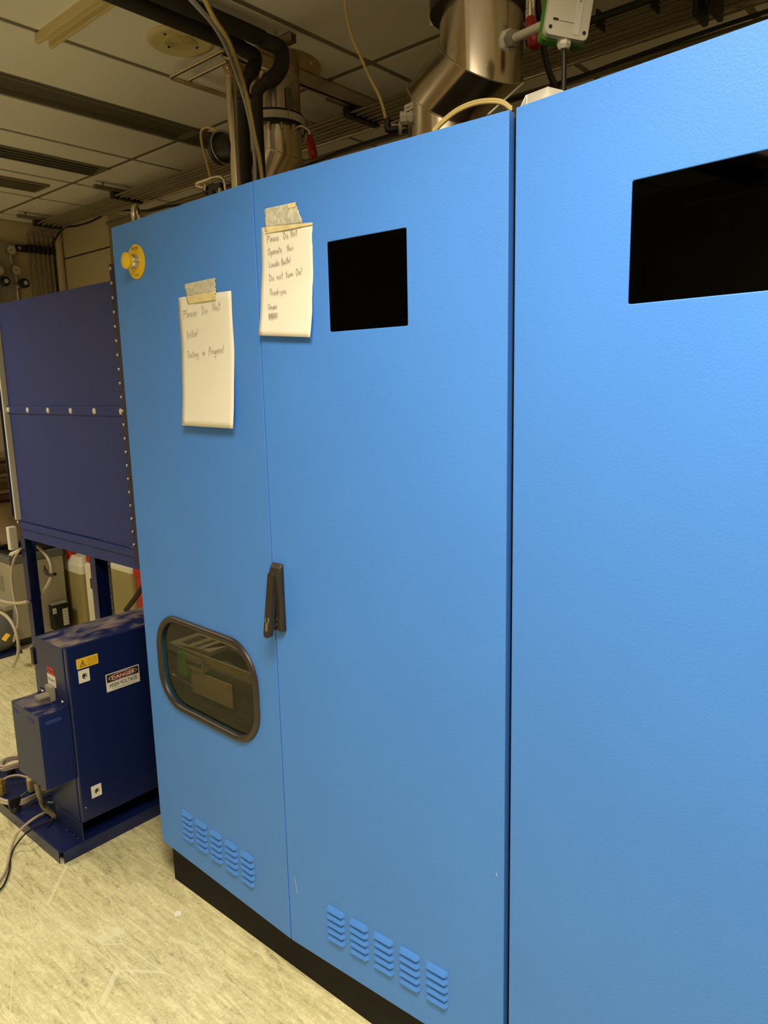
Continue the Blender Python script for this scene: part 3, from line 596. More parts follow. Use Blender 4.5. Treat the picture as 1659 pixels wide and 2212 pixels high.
# scratches on door two
def scratch(pts, w=.0009, i=2, m='white_lab'):
    bm = bmesh.new()
    for (a, b), (c, d) in zip(pts, pts[1:]):
        L = math.hypot(c-a, d-b); nx, ny = -(d-b)/L*w/2, (c-a)/L*w/2
        bm.faces.new([bm.verts.new(D[i](*q, .0004)) for q in ((a-nx, b-ny), (c-nx, d-ny), (c+nx, d+ny), (a+nx, b+ny))])
    obj('scratch', bm, M[m], {1: d1, 2: d2, 3: d3}[i])
scratch([ond(2, 636, 1893), ond(2, 640, 1915), ond(2, 643, 1931)])
scratch([ond(2, 1072, 1885), ond(2, 1074, 1892)], .0015)
# window gasket + glass on door one
bm = bmesh.new(); ring = rrect(.081, .580, .677, .973, .112, 10); ring.append(ring[0])
pts = [D[1](a, b, .002) for a, b in ring]
def profile_sweep(bm, loop, centre, wd, hh, i):
    n = len(loop); R = []
    for k in range(n):
        a, b = loop[k]; pa, pb = loop[k-1], loop[(k+1) % n]; tx, ty = pb[0]-pa[0], pb[1]-pa[1]; l = math.hypot(tx, ty); nx, ny = ty/l, -tx/l
        R.append([bm.verts.new(D[i](a+nx*wd*math.cos(t), b+ny*wd*math.cos(t), .0003+hh*math.sin(t)*1.0)) for t in [math.pi*j/10 for j in range(11)]])
    for k in range(n):
        for j in range(10): bm.faces.new((R[k][j], R[k][j+1], R[(k+1) % n][j+1], R[(k+1) % n][j]))
bm = bmesh.new(); profile_sweep(bm, rrect(.0885, .5725, .6845, .9655, .105, 10), None, .0105, .010, 1); obj('window_gasket', bm, M['rubber'], d1, smooth=True, label='thick dark rubber window gasket')
bm = bmesh.new(); slab(bm, [rrect(.085, .577, .681, .969, .108, 10)], D[1], -.008, -.005); obj('window_pane', bm, M['glass'], d1)
# interior seen through the window
yi = .03
a = at(354, 1387, y=yi); b = at(538, 1452, y=yi)
zt_ = (a.z+b.z)/2
t_ = bm = bmesh.new(); SX = [(at(q, 1390, z=.838).x, at(q+27, 1400, z=.838).x) for q in (378, 414, 452)]
slab(bm, [rect(-1.997, -1.30, yi, .30)] + [rect(x0, x1, yi+.030, yi+.105)[::-1] for x0, x1 in SX], lambda a, b, n: V((a, b, zt_-n)), 0, .012); box(bm, -1.997, -1.30, yi, yi+.006, zt_-.022, zt_)
dev = obj('power_unit', bm, M['chiller'], cab1, label='grey slotted unit inside the cabinet')
obj('housing', B(-1.99, -1.31, yi+.02, .29, .25, zt_-.045), M['motor'], dev)
for x, x1 in SX:
    for k in range(7): obj('vent_bar', B(x, x1, yi+.033+.010*k, yi+.037+.010*k, zt_-.008, zt_-.002), M['motor'], dev)
c = at(396, 1428, y=.02); obj('terminal_block', B(c.x-.022, c.x+.018, .012, .045, c.z-.045, c.z+.030), M['green_pl'], cab1, bevel=.003)
c = at(424, 1432, y=.03); tb = obj('din_module', B(c.x-.045, c.x+.045, .020, .048, c.z-.022, c.z+.022), M['grey_pl'], cab1, bevel=.003)
for k in range(6): obj('terminal', B(c.x-.038+.014*k, c.x-.030+.014*k, .0175, .021, c.z-.006, c.z+.006), M['black'], tb)
c = at(430, 1490, y=.03); obj('mounting_plate', B(c.x-.045, c.x+.16, .035, .038, c.z-.02, c.z+.055), M['chiller'], cab1)
bm = bmesh.new(); c = at(394, 1468, y=.02); cyl(bm, c+V((-.05, 0, .004)), c+V((.05, 0, -.004)), .005, n=10); obj('inner_rail', bm, M['tube_steel'], cab1, smooth=True)
# added fill lamp that brightens the cabinet interior, and rear grille
t2 = thing('added_fill_lamp', (-1.7, .3, 1.45), 'added fill lamp hidden inside the left blue cabinet', 'lamp')
obj('housing', B(-1.85, -1.55, .26, .34, 1.455, 1.48), M['white_pl'], t2); obj('lens', B(-1.84, -1.56, .27, .33, 1.45, 1.456), M['diff'], t2)
l = bpy.data.lights.new('added_fill_light', 'AREA'); l.shape = 'RECTANGLE'; l.size = .28; l.size_y = .06; l.energy = 2.0; l.color = (1, .86, .60); o = bpy.data.objects.new('added_fill_light', l); o.location = (-1.7, .3, 1.445); col.objects.link(o); o.parent = t2; o.location = (0, 0, -.006)
obj('added_light_baffle', B(-2.0, -.724, .01, .60, 1.60, 1.61), M['dark_in'], cab1)  # unseen sheet added to keep the fill lamp off the dark screen
bm = bmesh.new(); box(bm, -1.99, -.73, .585, .595, ZB+.03, 1.59); bb = obj('rear_panel', bm, M['motor'], cab1)
bm = bmesh.new()
for k in range(60): box(bm, -1.95, -1.0, .582, .586, .20+.014*k, .206+.014*k)
obj('rear_grille', bm, M['black'], bb)
# emergency stop
sc, zc = .130, 1.991
bm = bmesh.new(); slab(bm, [circ(sc, zc, .0462, 48)], D[1], .0003, .0025); pl = obj('stop_plate', bm, M['yellow'], d1, label='round yellow legend plate', bevel=.0006)
n1 = (D[1](0, 0, 1)-D[1](0, 0, 0))
bm = bmesh.new(); lathe(bm, D[1](sc, zc, .0025), n1, [(0, 0), (.019, 0), (.019, .010), (.0165, .016), (0, .016)], 32)
obj('stop_collar', bm, M['zinc'], d1, smooth=True)
bm = bmesh.new()
for k in range(24):
    a = 2*math.pi*k/24; c = D[1](sc+.019*math.cos(a), zc+.019*math.sin(a), .0075); d = c+n1*.006; cyl(bm, c-n1*.004, d-n1*.002, .0013, n=5)
obj('collar_knurl', bm, M['zinc'], d1, kind='stuff')
bm = bmesh.new(); lathe(bm, D[1](sc, zc, .015), n1, [(0, 0), (.0165, 0), (.0165, .004), (.015, .007), (.0205, .011), (.0225, .015), (.0215, .020), (.014, .024), (0, .0255)], 36); obj('stop_button', bm, M['yellow'], d1, smooth=True, label='yellow mushroom push button')
text('lettering', 'PROCESS', D[1], sc, zc+.032, .0075, M['blk_ink'], d1, n=.0029, width=.034)
text('lettering', 'STOP', D[1], sc, zc-.040, .0075, M['blk_ink'], d1, n=.0029, width=.020)
# swing handle on door two
hd = bmesh.new(); s0, s1 = .0055, .0415
prof = [(1.044, .012), (1.050, .018), (1.12, .016), (1.185, .019), (1.205, .012), (1.215, .004)]
L_, R_ = [], []
fo = lambda z: .004 if z < 1.2 else .004
ringsH = []
for z, k in prof:
    ringsH.append([hd.verts.new(D[2](s, z, n)) for s, n in ((s0, .0003), (s0, k), (s1-.004, k), (s1, k*.55), (s1, .0003))])
for p, q in zip(ringsH, ringsH[1:]):
    for k in range(5): hd.faces.new((p[k], p[(k+1) % 5], q[(k+1) % 5], q[k]))
hd.faces.new(ringsH[0]); hd.faces.new(ringsH[-1][::-1])
obj('handle_base', hd, M['handle'], d2, bevel=.0015)
obj_bm = bmesh.new(); slab(obj_bm, [rrect(.008, .026, 1.048, 1.19, .006)], D[2], .0175, .0195); obj('handle_recess', obj_bm, M['black_slot'], d2)
top, bot = V((0, 1.192, .021)), V((0, 1.036, .046))
def lev(a, b, n):   # a across (s), b along lever from top, n outwards
    f = b/.158; z = top.y+(bot.y-top.y)*f; k = top.z+(bot.z-top.z)*f; return D[2](a, z, k+n)
bm = bmesh.new(); slab(bm, [rrect(.0055, .0275, -.004, .160, .0105, 8)], lev, -.014, 0); lv = obj('handle_lever', bm, M['handle'], d2, bevel=.003, seg=3, label='dark lever swung half out of its base')
bm = bmesh.new(); slab(bm, [circ(.0165, .116, .0078, 24)], lev, .0002, .0016); slab(bm, [circ(.0165, .116, .0058, 24)], lev, .0016, .0006); obj('lock_ring', bm, M['zinc'], d2, bevel=.0005)
bm = bmesh.new(); slab(bm, [rrect(.0120, .0205, .121, .143, .0042, 6)], lev, .0002, .0013); obj('lock_cylinder', bm, M['zinc'], d2, bevel=.0005)
bm = bmesh.new(); slab(bm, [rrect(.0150, .0175, .108, .122, .001, 2)], lev, .0016, .0020); obj('keyhole', bm, M['black_slot'], d2)
bm = bmesh.new(); slab(bm, [rect(.010, .024, .118, .140)], lev, -.034, -.014); obj('latch_block', bm, M['handle'], d2, bevel=.002)
bm = bmesh.new(); slab(bm, [rect(.024, .0275, .112, .120)], lev, -.030, -.018); slab(bm, [rect(.024, .0275, .128, .133)], lev, -.028, -.020); obj('latch_pin', bm, M['zinc'], d2)
# lifting eye on top
c = at(294, 452, y=.04); t = thing('lifting_eye', (c.x, .04, ZT), 'steel lifting eye standing on the left cabinet corner', 'lifting eye')
zc_ = ZT+.034; ctr = V((c.x, .04, zc_)); 
bm = bmesh.new(); tube(bm, [ctr + V((.35*math.cos(a), .94*math.cos(a), math.sin(a)))*V((1, 1, 1)).length/1.732*.022 if False else ctr+V((-.60, .80, 0))*math.cos(a)*.022+V((0, 0, 1))*math.sin(a)*.030 for a in [2*math.pi*i/28 for i in range(29)]], .0075, 10); obj('ring', bm, M['zinc'], t, smooth=True)
bm = bmesh.new(); cyl(bm, (c.x, .04, ZT-.004), (c.x, .04, ZT+.014), .015, n=20); obj('collar', bm, M['zinc'], t, smooth=True)
# things on top of the cabinets
a, b = at(795, 315, y=.05), at(860, 297, y=.05)
a = at(803, 311, y=.03); b = at(856, 297, y=.03); tag(obj('white_strip', B(a.x, b.x, .03, .10, ZT-.004, (a.z+b.z)/2-.011), M['white_lab']), 'white plastic strip lying on top of middle door cabinet', 'strip')
t = thing('cardboard_tray', at(1190, 200, y=.12), 'open white cardboard tray on the right cabinet', 'box')
c0, c1, c2 = at(1137, 205, y=.06), at(1184, 187, y=.13), at(1216, 195, y=.05)
def panel(pts, th, m, name, parent):
    pts = [V(p) for p in pts]; n = (pts[1]-pts[0]).cross(pts[2]-pts[0]).normalized()*th; bm = bmesh.new()
    a = [bm.verts.new(p) for p in pts]; b = [bm.verts.new(p+n) for p in pts]; bm.faces.new(a); bm.faces.new(b[::-1])
    for i in range(len(pts)): bm.faces.new((a[i], a[(i+1) % len(a)], b[(i+1) % len(a)], b[i]))
    return obj(name, bm, m, parent)
zb_ = ZT-.003
panel([(c0.x, c0.y, zb_), (c1.x, c1.y, zb_), c1, c0], .002, M['card'], 'side_panel', t)
panel([(c1.x, c1.y, zb_), (c2.x, c2.y, zb_), c2, c1], .002, M['card'], 'side_panel', t)
fl_ = at(1104, 232, y=.05); panel([c0, c1+V((-.004, 0, .0)), (fl_.x+.03, .12, zb_+.006), (fl_.x, .05, zb_)], .0015, M['card'], 'flap', t)
# arched clear tube
for dz, lab in ((0, 'upper'), (-5, 'lower')):
    bm = bmesh.new(); tube(bm, smooth_path([at(q[0], q[1]-dz, y=.05+.04*k/6) for k, q in enumerate(((935, 283), (955, 262), (985, 238), (1020, 222), (1055, 216), (1085, 219), (1106, 234)))]), .0036, 10); tag(obj('clear_tube', bm, M['ytube'], smooth=True), '%s of two yellowish tubes arching over the cabinet top' % lab, 'tube')
bm = bmesh.new(); a, b = at(1052, 250, y=.10), at(1130, 180, y=.32); cyl(bm, V((a.x, a.y, a.z)), b, .0022, n=8); cyl(bm, V((b.x, b.y, b.z)), V((b.x, b.y, b.z)), .001, n=4) if False else None
tag(obj('wire', bm, M['white_pl'], smooth=True), 'thin white wire slanting beside the nearer duct', 'wire')

# ------------------------------------------------------------------ notes
GL = {  # stroke letters: list of polylines in a unit box, plus advance
 'P': ([[(0, -.1), (.06, 1)], [(.03, .95), (.38, .92), (.42, .65), (.06, .5)]], .52), 'l': ([[(.12, 1), (.08, .05), (.16, .02)]], .26), 'e': ([[(.05, .28), (.34, .34), (.28, .52), (.10, .46), (.06, .14), (.2, .02), (.4, .1)]], .44),
 'a': ([[(.34, .45), (.12, .44), (.05, .15), (.18, .03), (.33, .2), (.35, .45), (.36, .05), (.44, .08)]], .48), 's': ([[(.32, .46), (.12, .42), (.12, .3), (.28, .2), (.22, .04), (.04, .06)]], .38),
 'D': ([[(.05, 0), (.02, 1.05)], [(0, 1.0), (.45, .62), (.50, .25), (.05, .0)]], .62), 'o': ([[(.2, .44), (.06, .3), (.08, .08), (.22, .02), (.34, .2), (.28, .42), (.18, .44)]], .42), 'N': ([[(.02, 0), (.06, .98), (.38, .05), (.44, 1.0)]], .56),
 't': ([[(.2, .95), (.16, .05), (.26, .03)], [(.02, .62), (.36, .66)]], .36), 'E': ([[(.4, .9), (.06, .86), (.04, .04), (.4, .0)], [(.05, .45), (.32, .48)]], .5), 'n': ([[(.04, .46), (.06, .02), (.1, .36), (.25, .46), (.32, .3), (.33, .02)]], .44),
 'r': ([[(.05, .46), (.07, .02), (.1, .32), (.26, .46)]], .30), '!': ([[(.12, 1.0), (.07, .3)], [(.06, .07), (.07, .0)]], .24), 'T': ([[(.0, .92), (.5, .98)], [(.22, .95), (.18, .0)]], .46), 'i': ([[(.08, .45), (.08, .02)], [(.1, .65), (.11, .62)]], .22),
 'g': ([[(.32, .44), (.1, .42), (.06, .15), (.2, .06), (.33, .25), (.33, .45), (.32, -.3), (.12, -.42), (.0, -.28)]], .44), 'O': ([[(.28, .98), (.06, .7), (.05, .25), (.22, .0), (.44, .2), (.46, .7), (.28, .98), (.2, .92)]], .56),
 'p': ([[(.05, .46), (.08, -.42)], [(.08, .36), (.28, .46), (.34, .2), (.2, .04), (.08, .08)]], .44), 'h': ([[(.08, 1), (.06, .02), (.1, .34), (.26, .44), (.32, .26), (.33, .02)]], .44), 'L': ([[(.08, .9), (.03, .05), (.4, .05)]], .46), 'u': ([[(.04, .44), (.06, .1), (.2, .03), (.32, .2), (.33, .44), (.35, .03)]], .44),
 'd': ([[(.32, .4), (.12, .42), (.05, .15), (.18, .03), (.33, .2), (.36, .98), (.36, .03)]], .48), 'B': ([[(.05, 0), (.07, .95), (.34, .86), (.32, .58), (.08, .5), (.4, .36), (.36, .04), (.05, 0)]], .52), 'm': ([[(.03, .45), (.05, .02), (.1, .4), (.22, .42), (.24, .04), (.28, .4), (.42, .42), (.45, .02)]], .56),
 'k': ([[(.06, .9), (.06, .02)], [(.3, .42), (.08, .2), (.34, .02)]], .42), '-': ([[(.05, .25), (.25, .25)]], .32), 'y': ([[(.04, .44), (.1, .14), (.24, .16)], [(.34, .46), (.1, -.42)]], .42), 'C': ([[(.45, .8), (.3, .95), (.08, .7), (.04, .25), (.2, .02), (.5, .1)]], .56),
 '1': ([[(.05, .7), (.14, .95), (.12, 0)]], .24), '0': ([[(.18, .95), (.05, .6), (.1, .05), (.28, .3), (.26, .85), (.16, .95)]], .38), '/': ([[(.28, 1.1), (.0, -.4)]], .30), '2': ([[(.05, .75), (.2, .92), (.3, .7), (.04, .05), (.36, .06)]], .42), '7': ([[(.04, .9), (.34, .92), (.12, 0)]], .40), ' ': ([], .46)}
def write(lines, fr, m, parent, n, top, hgt, curl):
    nn = lambda b: n + curl*max(0, (top-b)/hgt-.35)**1.5
    rnd = random.Random(3)
    for s, a, b, h, adv, slope in lines:
        x = 0; bm = bmesh.new()
        for ch in s:
            st, wd = GL[ch]; jy = rnd.uniform(-.05, .05)
            for pl in st:
                P_ = [(a+(x+p[0]*1.0)*h*adv, b+(p[1]+jy)*h*.8+slope*(x*h*adv)) for p in pl]
                for (x0, y0), (x1, y1) in zip(P_, P_[1:]):
                    l = math.hypot(x1-x0, y1-y0) or 1e-6; wx, wy = -(y1-y0)/l*.00045, (x1-x0)/l*.00045
                    bm.faces.new([bm.verts.new(fr(*q, nn(q[1]))) for q in ((x0-wx, y0-wy), (x1-wx, y1-wy), (x1+wx, y1+wy), (x0+wx, y0+wy))])
            x += wd
        obj('handwriting', bm, m, parent, kind='stuff')
def paper(i, corners, lift, parent, curl):
    TL_, TR_, BR_, BL_ = corners; bm = bmesh.new(); nx, ny = 14, 20; G = []
    rnd = random.Random(i)
    for r in range(ny+1):
        v = r/ny; row = []
        for c_ in range(nx+1):
            u = c_/nx; a = (TL_[0]*(1-u)+TR_[0]*u)*(1-v)+(BL_[0]*(1-u)+BR_[0]*u)*v; b = (TL_[1]*(1-u)+TR_[1]*u)*(1-v)+(BL_[1]*(1-u)+BR_[1]*u)*v
            n = lift + curl*max(0, v-.35)**1.5 + .0006*math.sin(9*u+3*v)+.0005*math.sin(14*v+5*u)
            if i == 2 and c_ == nx: a += rnd.uniform(-.001, .001)
            row.append(bm.verts.new(D[i](a, b, n)))
        G.append(row)
    fs = []
    for r in range(ny):
        for c_ in range(nx): fs.append(bm.faces.new((G[r][c_], G[r][c_+1], G[r+1][c_+1], G[r+1][c_])))
    o = obj('sheet', bm, M['paper'], parent, smooth=True); md = o.modifiers.new('th', 'SOLIDIFY'); md.thickness = .0003; md.offset = -1
    return o
def tape(i, pts, n, m, parent):
    """quad patch with ragged short edges"""
    bm = bmesh.new(); TL_, TR_, BR_, BL_ = pts; G = []; rnd = random.Random(i*7+len(parent.children)); nx, ny = 16, 10
    for r in range(ny+1):
        v = r/ny; row = []
        for c_ in range(nx+1):
            u = c_/nx; uu = u
            if c_ in (0, nx): uu += rnd.uniform(-.025, .025)
            a = (TL_[0]*(1-uu)+TR_[0]*uu)*(1-v)+(BL_[0]*(1-uu)+BR_[0]*uu)*v; b = (TL_[1]*(1-uu)+TR_[1]*uu)*(1-v)+(BL_[1]*(1-uu)+BR_[1]*uu)*v
            row.append(bm.verts.new(D[i](a, b, n+rnd.uniform(0, .0006))))
        G.append(row)
    for r in range(ny):
        for c_ in range(nx): bm.faces.new((G[r][c_], G[r][c_+1], G[r+1][c_+1], G[r+1][c_]))
    o = obj('tape', bm, m, parent, smooth=True); md = o.modifiers.new('th', 'SOLIDIFY'); md.thickness = .00015; md.offset = 1; return o
cn = [ond(1, *q) for q in ((386, 643), (500, 628), (515, 925), (405, 918))]
t = thing('paper_note', D[1](.445, 1.55, 0), 'larger handwritten paper note taped to the left door, Please Do Not Enter', 'note')
paper(1, cn, .0014, t, .030)
tape(1, [ond(1, 399, 614), ond(1, 465, 600), ond(1, 467, 630), ond(1, 404, 643)], .0012, M['tape_c'], t)
tape(1, [ond(1, 404, 641), ond(1, 467, 629), ond(1, 469, 648), ond(1, 409, 657)], .0034, M['tape'], t)
a0, b0 = cn[0]
write([('Please  Do  Not', a0+.022, b0-.055, .026, .95, .055), ('Enter!', a0+.032, b0-.105, .024, .95, .03), ('Testing  in  Progress!', a0+.028, b0-.157, .024, .80, .05)], D[1], M['ink'], t, .0034, b0, .331, .030)
cn = [ond(2, *q) for q in ((566, 492), (675, 482), (679, 729), (568, 725))]
t = thing('paper_note', D[2](.095, 1.75, 0), 'smaller handwritten paper note taped left of the middle dark screen', 'note')
paper(2, cn, .0014, t, .022)
tape(2, [ond(2, 573, 451), ond(2, 640, 437), ond(2, 655, 482), ond(2, 574, 492)], .0012, M['tape_c'], t)
tape(2, [ond(2, 574, 491), ond(2, 676, 481), ond(2, 676, 486), ond(2, 576, 506)], .0034, M['tape'], t)
tape(2, [ond(2, 622, 441), ond(2, 641, 437), ond(2, 640, 447), ond(2, 624, 451)], .0020, M['tape'], t)
a0, b0 = cn[0]
write([('Please  Do Not', a0+.018, b0-.035, .019, .80, .035), ('Operate  this', a0+.019, b0-.062, .018, .84, .02), ('Lauda Bath!', a0+.020, b0-.089, .018, .80, .03), ('Do not turn On!', a0+.020, b0-.118, .019, .86, .03), ('Thank-you', a0+.020, b0-.150, .017, .84, .02), ('Chrome', a0+.015, b0-.181, .016, .70, -.0), ('10/11/2017', a0+.018, b0-.202, .016, .60, 0)], D[2], M['ink'], t, .0034, b0, .238, .022)

# ------------------------------------------------------------------ high-voltage cabinet on its tray
t = thing('base_tray', (-2.77, .15, 0), 'navy steel base tray on the floor under the high-voltage cabinet', 'base tray')
bm = bmesh.new(); box(bm, -3.16, -2.392, -.211, .62, .044, .048)
obj('tray_top', bm, M['navy_tray'] if 'navy_tray' in M else M['navy'], t, bevel=.0015)
obj('lip', B(-3.16, -2.402, -.2145, -.2115, 0, .0475), M['navy'], t, bevel=.001); obj('lip', B(-2.3920, -2.389, -.203, .62, 0, .0475), M['navy'], t, bevel=.001)
obj('lip', B(-3.163, -3.160, -.2, .62, 0, .0475), M['navy'], t); obj('lip', B(-3.15, -2.4, .62, .623, 0, .0475), M['navy'], t)
for k, (x, r) in enumerate(((-2.50, .006), (-2.45, .005), (-2.42, .006), (-2.54, .005))):
    bm = bmesh.new(); ball(bm, (x, -.134, .05), r, 8, .7); obj('weld_blob', bm, M['navy'], t, smooth=True)
hv = thing('high_voltage_cabinet', (-2.49, .2, .048), 'navy floor cabinet with danger high voltage sign and dusty top', 'electrical cabinet')
HY = -.132; HX = -2.374
bm = bmesh.new(); box(bm, -2.588, -2.584, HY, .58, .048, .125); box(bm, -2.584, -2.384, HY, HY+.004, .048, .125); box(bm, -2.588, -2.40, .55, .58, .048, .125); obj('plinth', bm, M['navy'], hv)
obj('body', B(-2.602, -2.396, HY, .58, .125, .775), M['dusty'], hv, bevel=.002)
obj('door', B(-2.392, HX, HY+.002, .578, .126, .777), M['navy'], hv, bevel=.004, seg=3)
dr_ = [c for c in hv.children if c.name.startswith('door')][0]
# mounting hardware and labels on the door (facing +X)
F = fX(HX)
for (y0, y1, z0, z1) in ((-.094, -.054, .640, .686), (-.090, -.052, .203, .248)):
    bm = bmesh.new(); slab(bm, [rect(y0, y1, z0, z1)], F, .0002, .0012); lk = obj('lock_plate', bm, M['white_lab'], dr_, label='cream square lock plate')
    bm = bmesh.new(); lathe(bm, F((y0+y1)/2, (z0+z1)/2, .0012), (1, 0, 0), [(0, 0), (.0095, 0), (.0095, .002), (.0075, .0025), (.006, .0012), (.0, .0012)], 24); obj('lock_barrel', bm, M['zinc'], dr_, smooth=True)
    bm = bmesh.new(); slab(bm, [circ((y0+y1)/2, (z0+z1)/2, .003, 12)], F, .003, .004); obj('keyhole', bm, M['black_slot'], dr_)
bm = bmesh.new(); slab(bm, [rrect(-.097, -.018, .692, .729, .003, 3)], F, .0002, .0010); obj('warning_label', bm, M['yellow_lab'], dr_, label='yellow electric shock warning label')
tri = [(-.086, .698), (-.064, .698), (-.075, .722)]; tri2 = [(-.0828, .6999), (-.0672, .6999), (-.075, .7172)]
bm = bmesh.new(); slab(bm, [tri, tri2[::-1]], F, .0011, .0014); slab(bm, [[(-.0745, .7135), (-.0785, .7065), (-.0752, .7065), (-.0762, .7015), (-.0715, .7085), (-.0745, .7085)]], F, .0011, .0014); obj('shock_symbol', bm, M['blk_ink'], dr_)
for k, s in enumerate(('High voltage', 'inside. Isolate', 'supply before', 'opening cover')): text('small_print', s, F, -.040, .7185-.0072*k, .0035, M['blk_ink'], dr_, n=.0013, width=.036)
bm = bmesh.new(); slab(bm, [rect(.003, .134, .574, .640)], F, .0002, .0012); obj('danger_sign', bm, M['white_lab'], dr_, label='white danger high voltage sign')
bm = bmesh.new(); slab(bm, [rect(.006, .131, .608, .637)], F, .0013, .0018); obj('sign_band', bm, M['blk_ink'], dr_)
bm = bmesh.new(); slab(bm, [[(.0685+.056*math.cos(2*math.pi*k/36), .6225+.0125*math.sin(2*math.pi*k/36)) for k in range(36)]], F, .0019, .0026); obj('sign_oval_edge', bm, M['white_lab'], dr_)
bm = bmesh.new(); slab(bm, [[(.0685+.054*math.cos(2*math.pi*k/36), .6225+.0110*math.sin(2*math.pi*k/36)) for k in range(36)]], F, .0027, .0034); obj('sign_oval', bm, M['mar'], dr_)
text('lettering', 'DANGER', F, .0685, .6165, .0118, M['white_lab'], dr_, n=.0042, width=.090, bold=True)
text('lettering', 'HIGH VOLTAGE', F, .0685, .588, .0145, M['blk_ink'], dr_, n=.0020, width=.108, bold=True)
text('small_print', 'AUTHORIZED PERSONNEL ONLY', F, .0685, .5785, .0045, M['blk_ink'], dr_, n=.0015, width=.09)
bm = bmesh.new(); ball(bm, F(-.115, .180, 0), .002, 8); obj('paint_chip', bm, M['white_lab'], dr_)
# switch on the narrow face (facing -Y)
G_ = fY(HY)
bm = bmesh.new(); slab(bm, [rect(-2.523, -2.475, .655, .682)], G_, .0002, .001); obj('switch_label', bm, M['red_ink'], hv, label='red strip label')
text('lettering', 'LIVE PARTS', G_, -2.499, .664, .010, M['blk_ink'], hv, n=.0013, width=.040)
bm = bmesh.new(); slab(bm, [rect(-2.529, -2.468, .612, .655)], G_, .0002, .001); obj('switch_label', bm, M['white_lab'], hv)
text('lettering', 'Main Switch', G_, -2.499, .631, .011, M['blk_ink'], hv, n=.0013, width=.048)
sw = obj('main_switch', B(-2.522, -2.477, HY-.018, HY, .562, .618), M['grey_pl'], hv, bevel=.003)
kb = bmesh.new(); slab(kb, [rrect(-2.520, -2.484, .578, .592, .005)], G_, .018, .058); obj('switch_knob', kb, M['grey_pl'], sw, bevel=.003)
bm = bmesh.new(); box(bm, -2.602, -2.394, HY-.012, HY, .561, .566); box(bm, -2.602, -2.394, HY-.003, HY, .561, .580); obj('mounting_flange', bm, M['navy'], hv)
for x in (-2.575, -2.425):
    bm = bmesh.new(); lathe(bm, (x, HY-.003, .574), (0, -1, 0), [(0, 0), (.006, 0), (.005, .004), (0, .005)], 12); obj('screw', bm, M['zinc'], hv, smooth=True)
jb = obj('junction_box', B(-2.612, -2.396, -.233, HY-.0005, .292, .561), M['dusty'], hv, bevel=.0015)
for (a0, a1) in ((-2.598, -2.566), (-2.485, -2.440)):
    bm = bmesh.new(); slab(bm, [rrect(a0, a1, .525, .538, .005)], fY(-.233), -.0004, .0012); obj('slot', bm, M['navy_panel'], jb)
bm = bmesh.new(); slab(bm, [rrect(-.214, -.158, .525, .538, .005)], fX(-2.396), -.0004, .0012); obj('slot', bm, M['navy_panel'], jb)

# ------------------------------------------------------------------ panelled navy machine
YM = .30
t = mc = thing('panelled_machine', (-2.95, .6, 0), 'large navy panelled enclosure on a steel frame behind the high-voltage cabinet', 'machine')
xl = at(47, 1120, y=YM).x; xr_ = at(240, 612, y=YM-.012).x
ztop = at(30, 650, y=YM).z; zm = at(150, 887, y=YM).z; zlo = at(150, 1150, y=YM).z
obj('upper_panel', B(xl, xr_, YM, YM+.012, zm+.016, ztop), M['navy_panel'], t, bevel=.0015); obj('lower_panel', B(xl, xr_, YM, YM+.012, zlo, zm-.016), M['navy_panel'], t, bevel=.0015)
st = obj('joint_strip', B(xl-.02, xr_+.01, YM-.006, YM+.012, zm-.018, zm+.018), M['navy_panel'], t, bevel=.002)
for q in ((17, 884), (59, 886), (103, 887), (152, 888), (203, 889), (261, 890)):
    c = at(q[0], q[1], y=YM-.008); bm = bmesh.new(); lathe(bm, (c.x, YM-.006, zm), (0, -1, 0), [(0, 0), (.0125, 0), (.0115, .003), (.006, .0055), (0, .006)], 16); obj('plastic_cap', bm, M['white_lab'], st, smooth=True)
# edge angle with bolts on the right
bm = B(xr_, xr_+.055, YM-.014, YM-.010, zlo-.06, ztop+.055); box(bm, xr_+.051, xr_+.055, YM-.014, YM+.06, zlo-.06, ztop+.055); ea = obj('edge_angle', bm, M['navy'], t)
for k in range(21):
    z = ztop+.04-k*.0525
    if z < zlo-.05: break
    bm = bmesh.new(); ball(bm, (xr_+.010, YM-.014, z), .0065, 8); obj('bolt', bm, M['zinc'], ea, smooth=True)
# left side: angle with bolts, cable duct
bm = B(xl-.062, xl-.058, YM-.02, YM+.06, zlo+.02, ztop+.01); box(bm, xl-.058, xl-.003, YM+.006, YM+.010, zlo-.04, ztop+.01); la = obj('edge_angle', bm, M['navy'], t)
for k in range(26):
    bm = bmesh.new(); ball(bm, (xl-.042, YM-.002, zlo-.01+k*.0445), .0075, 8); obj('bolt', bm, M['zinc'], la, smooth=True)
cdz = at(40, 1121, y=YM).z
obj('cable_duct', B(xl-.027, xl-.013, YM-.022, YM+.006, cdz, ztop-.003), M['wall_duct'] if 'wall_duct' in M else M['white_pl'], t, bevel=.003, label='cream plastic cable duct')
a, b = at(25, 1136, y=YM), at(43, 1185, y=YM)
bm = B(a.x, a.x+.034, YM-.03, YM+.01, b.z-.01, a.z); cdl = obj('cable_duct', bm, M['white_pl'], t, bevel=.004, label='short cream plastic cable duct')
# body volume behind
obj('side_body', B(xl-.02, xr_+.045, YM+.070, 1.0, zlo-.02, ztop-.01), M['navy'], t)
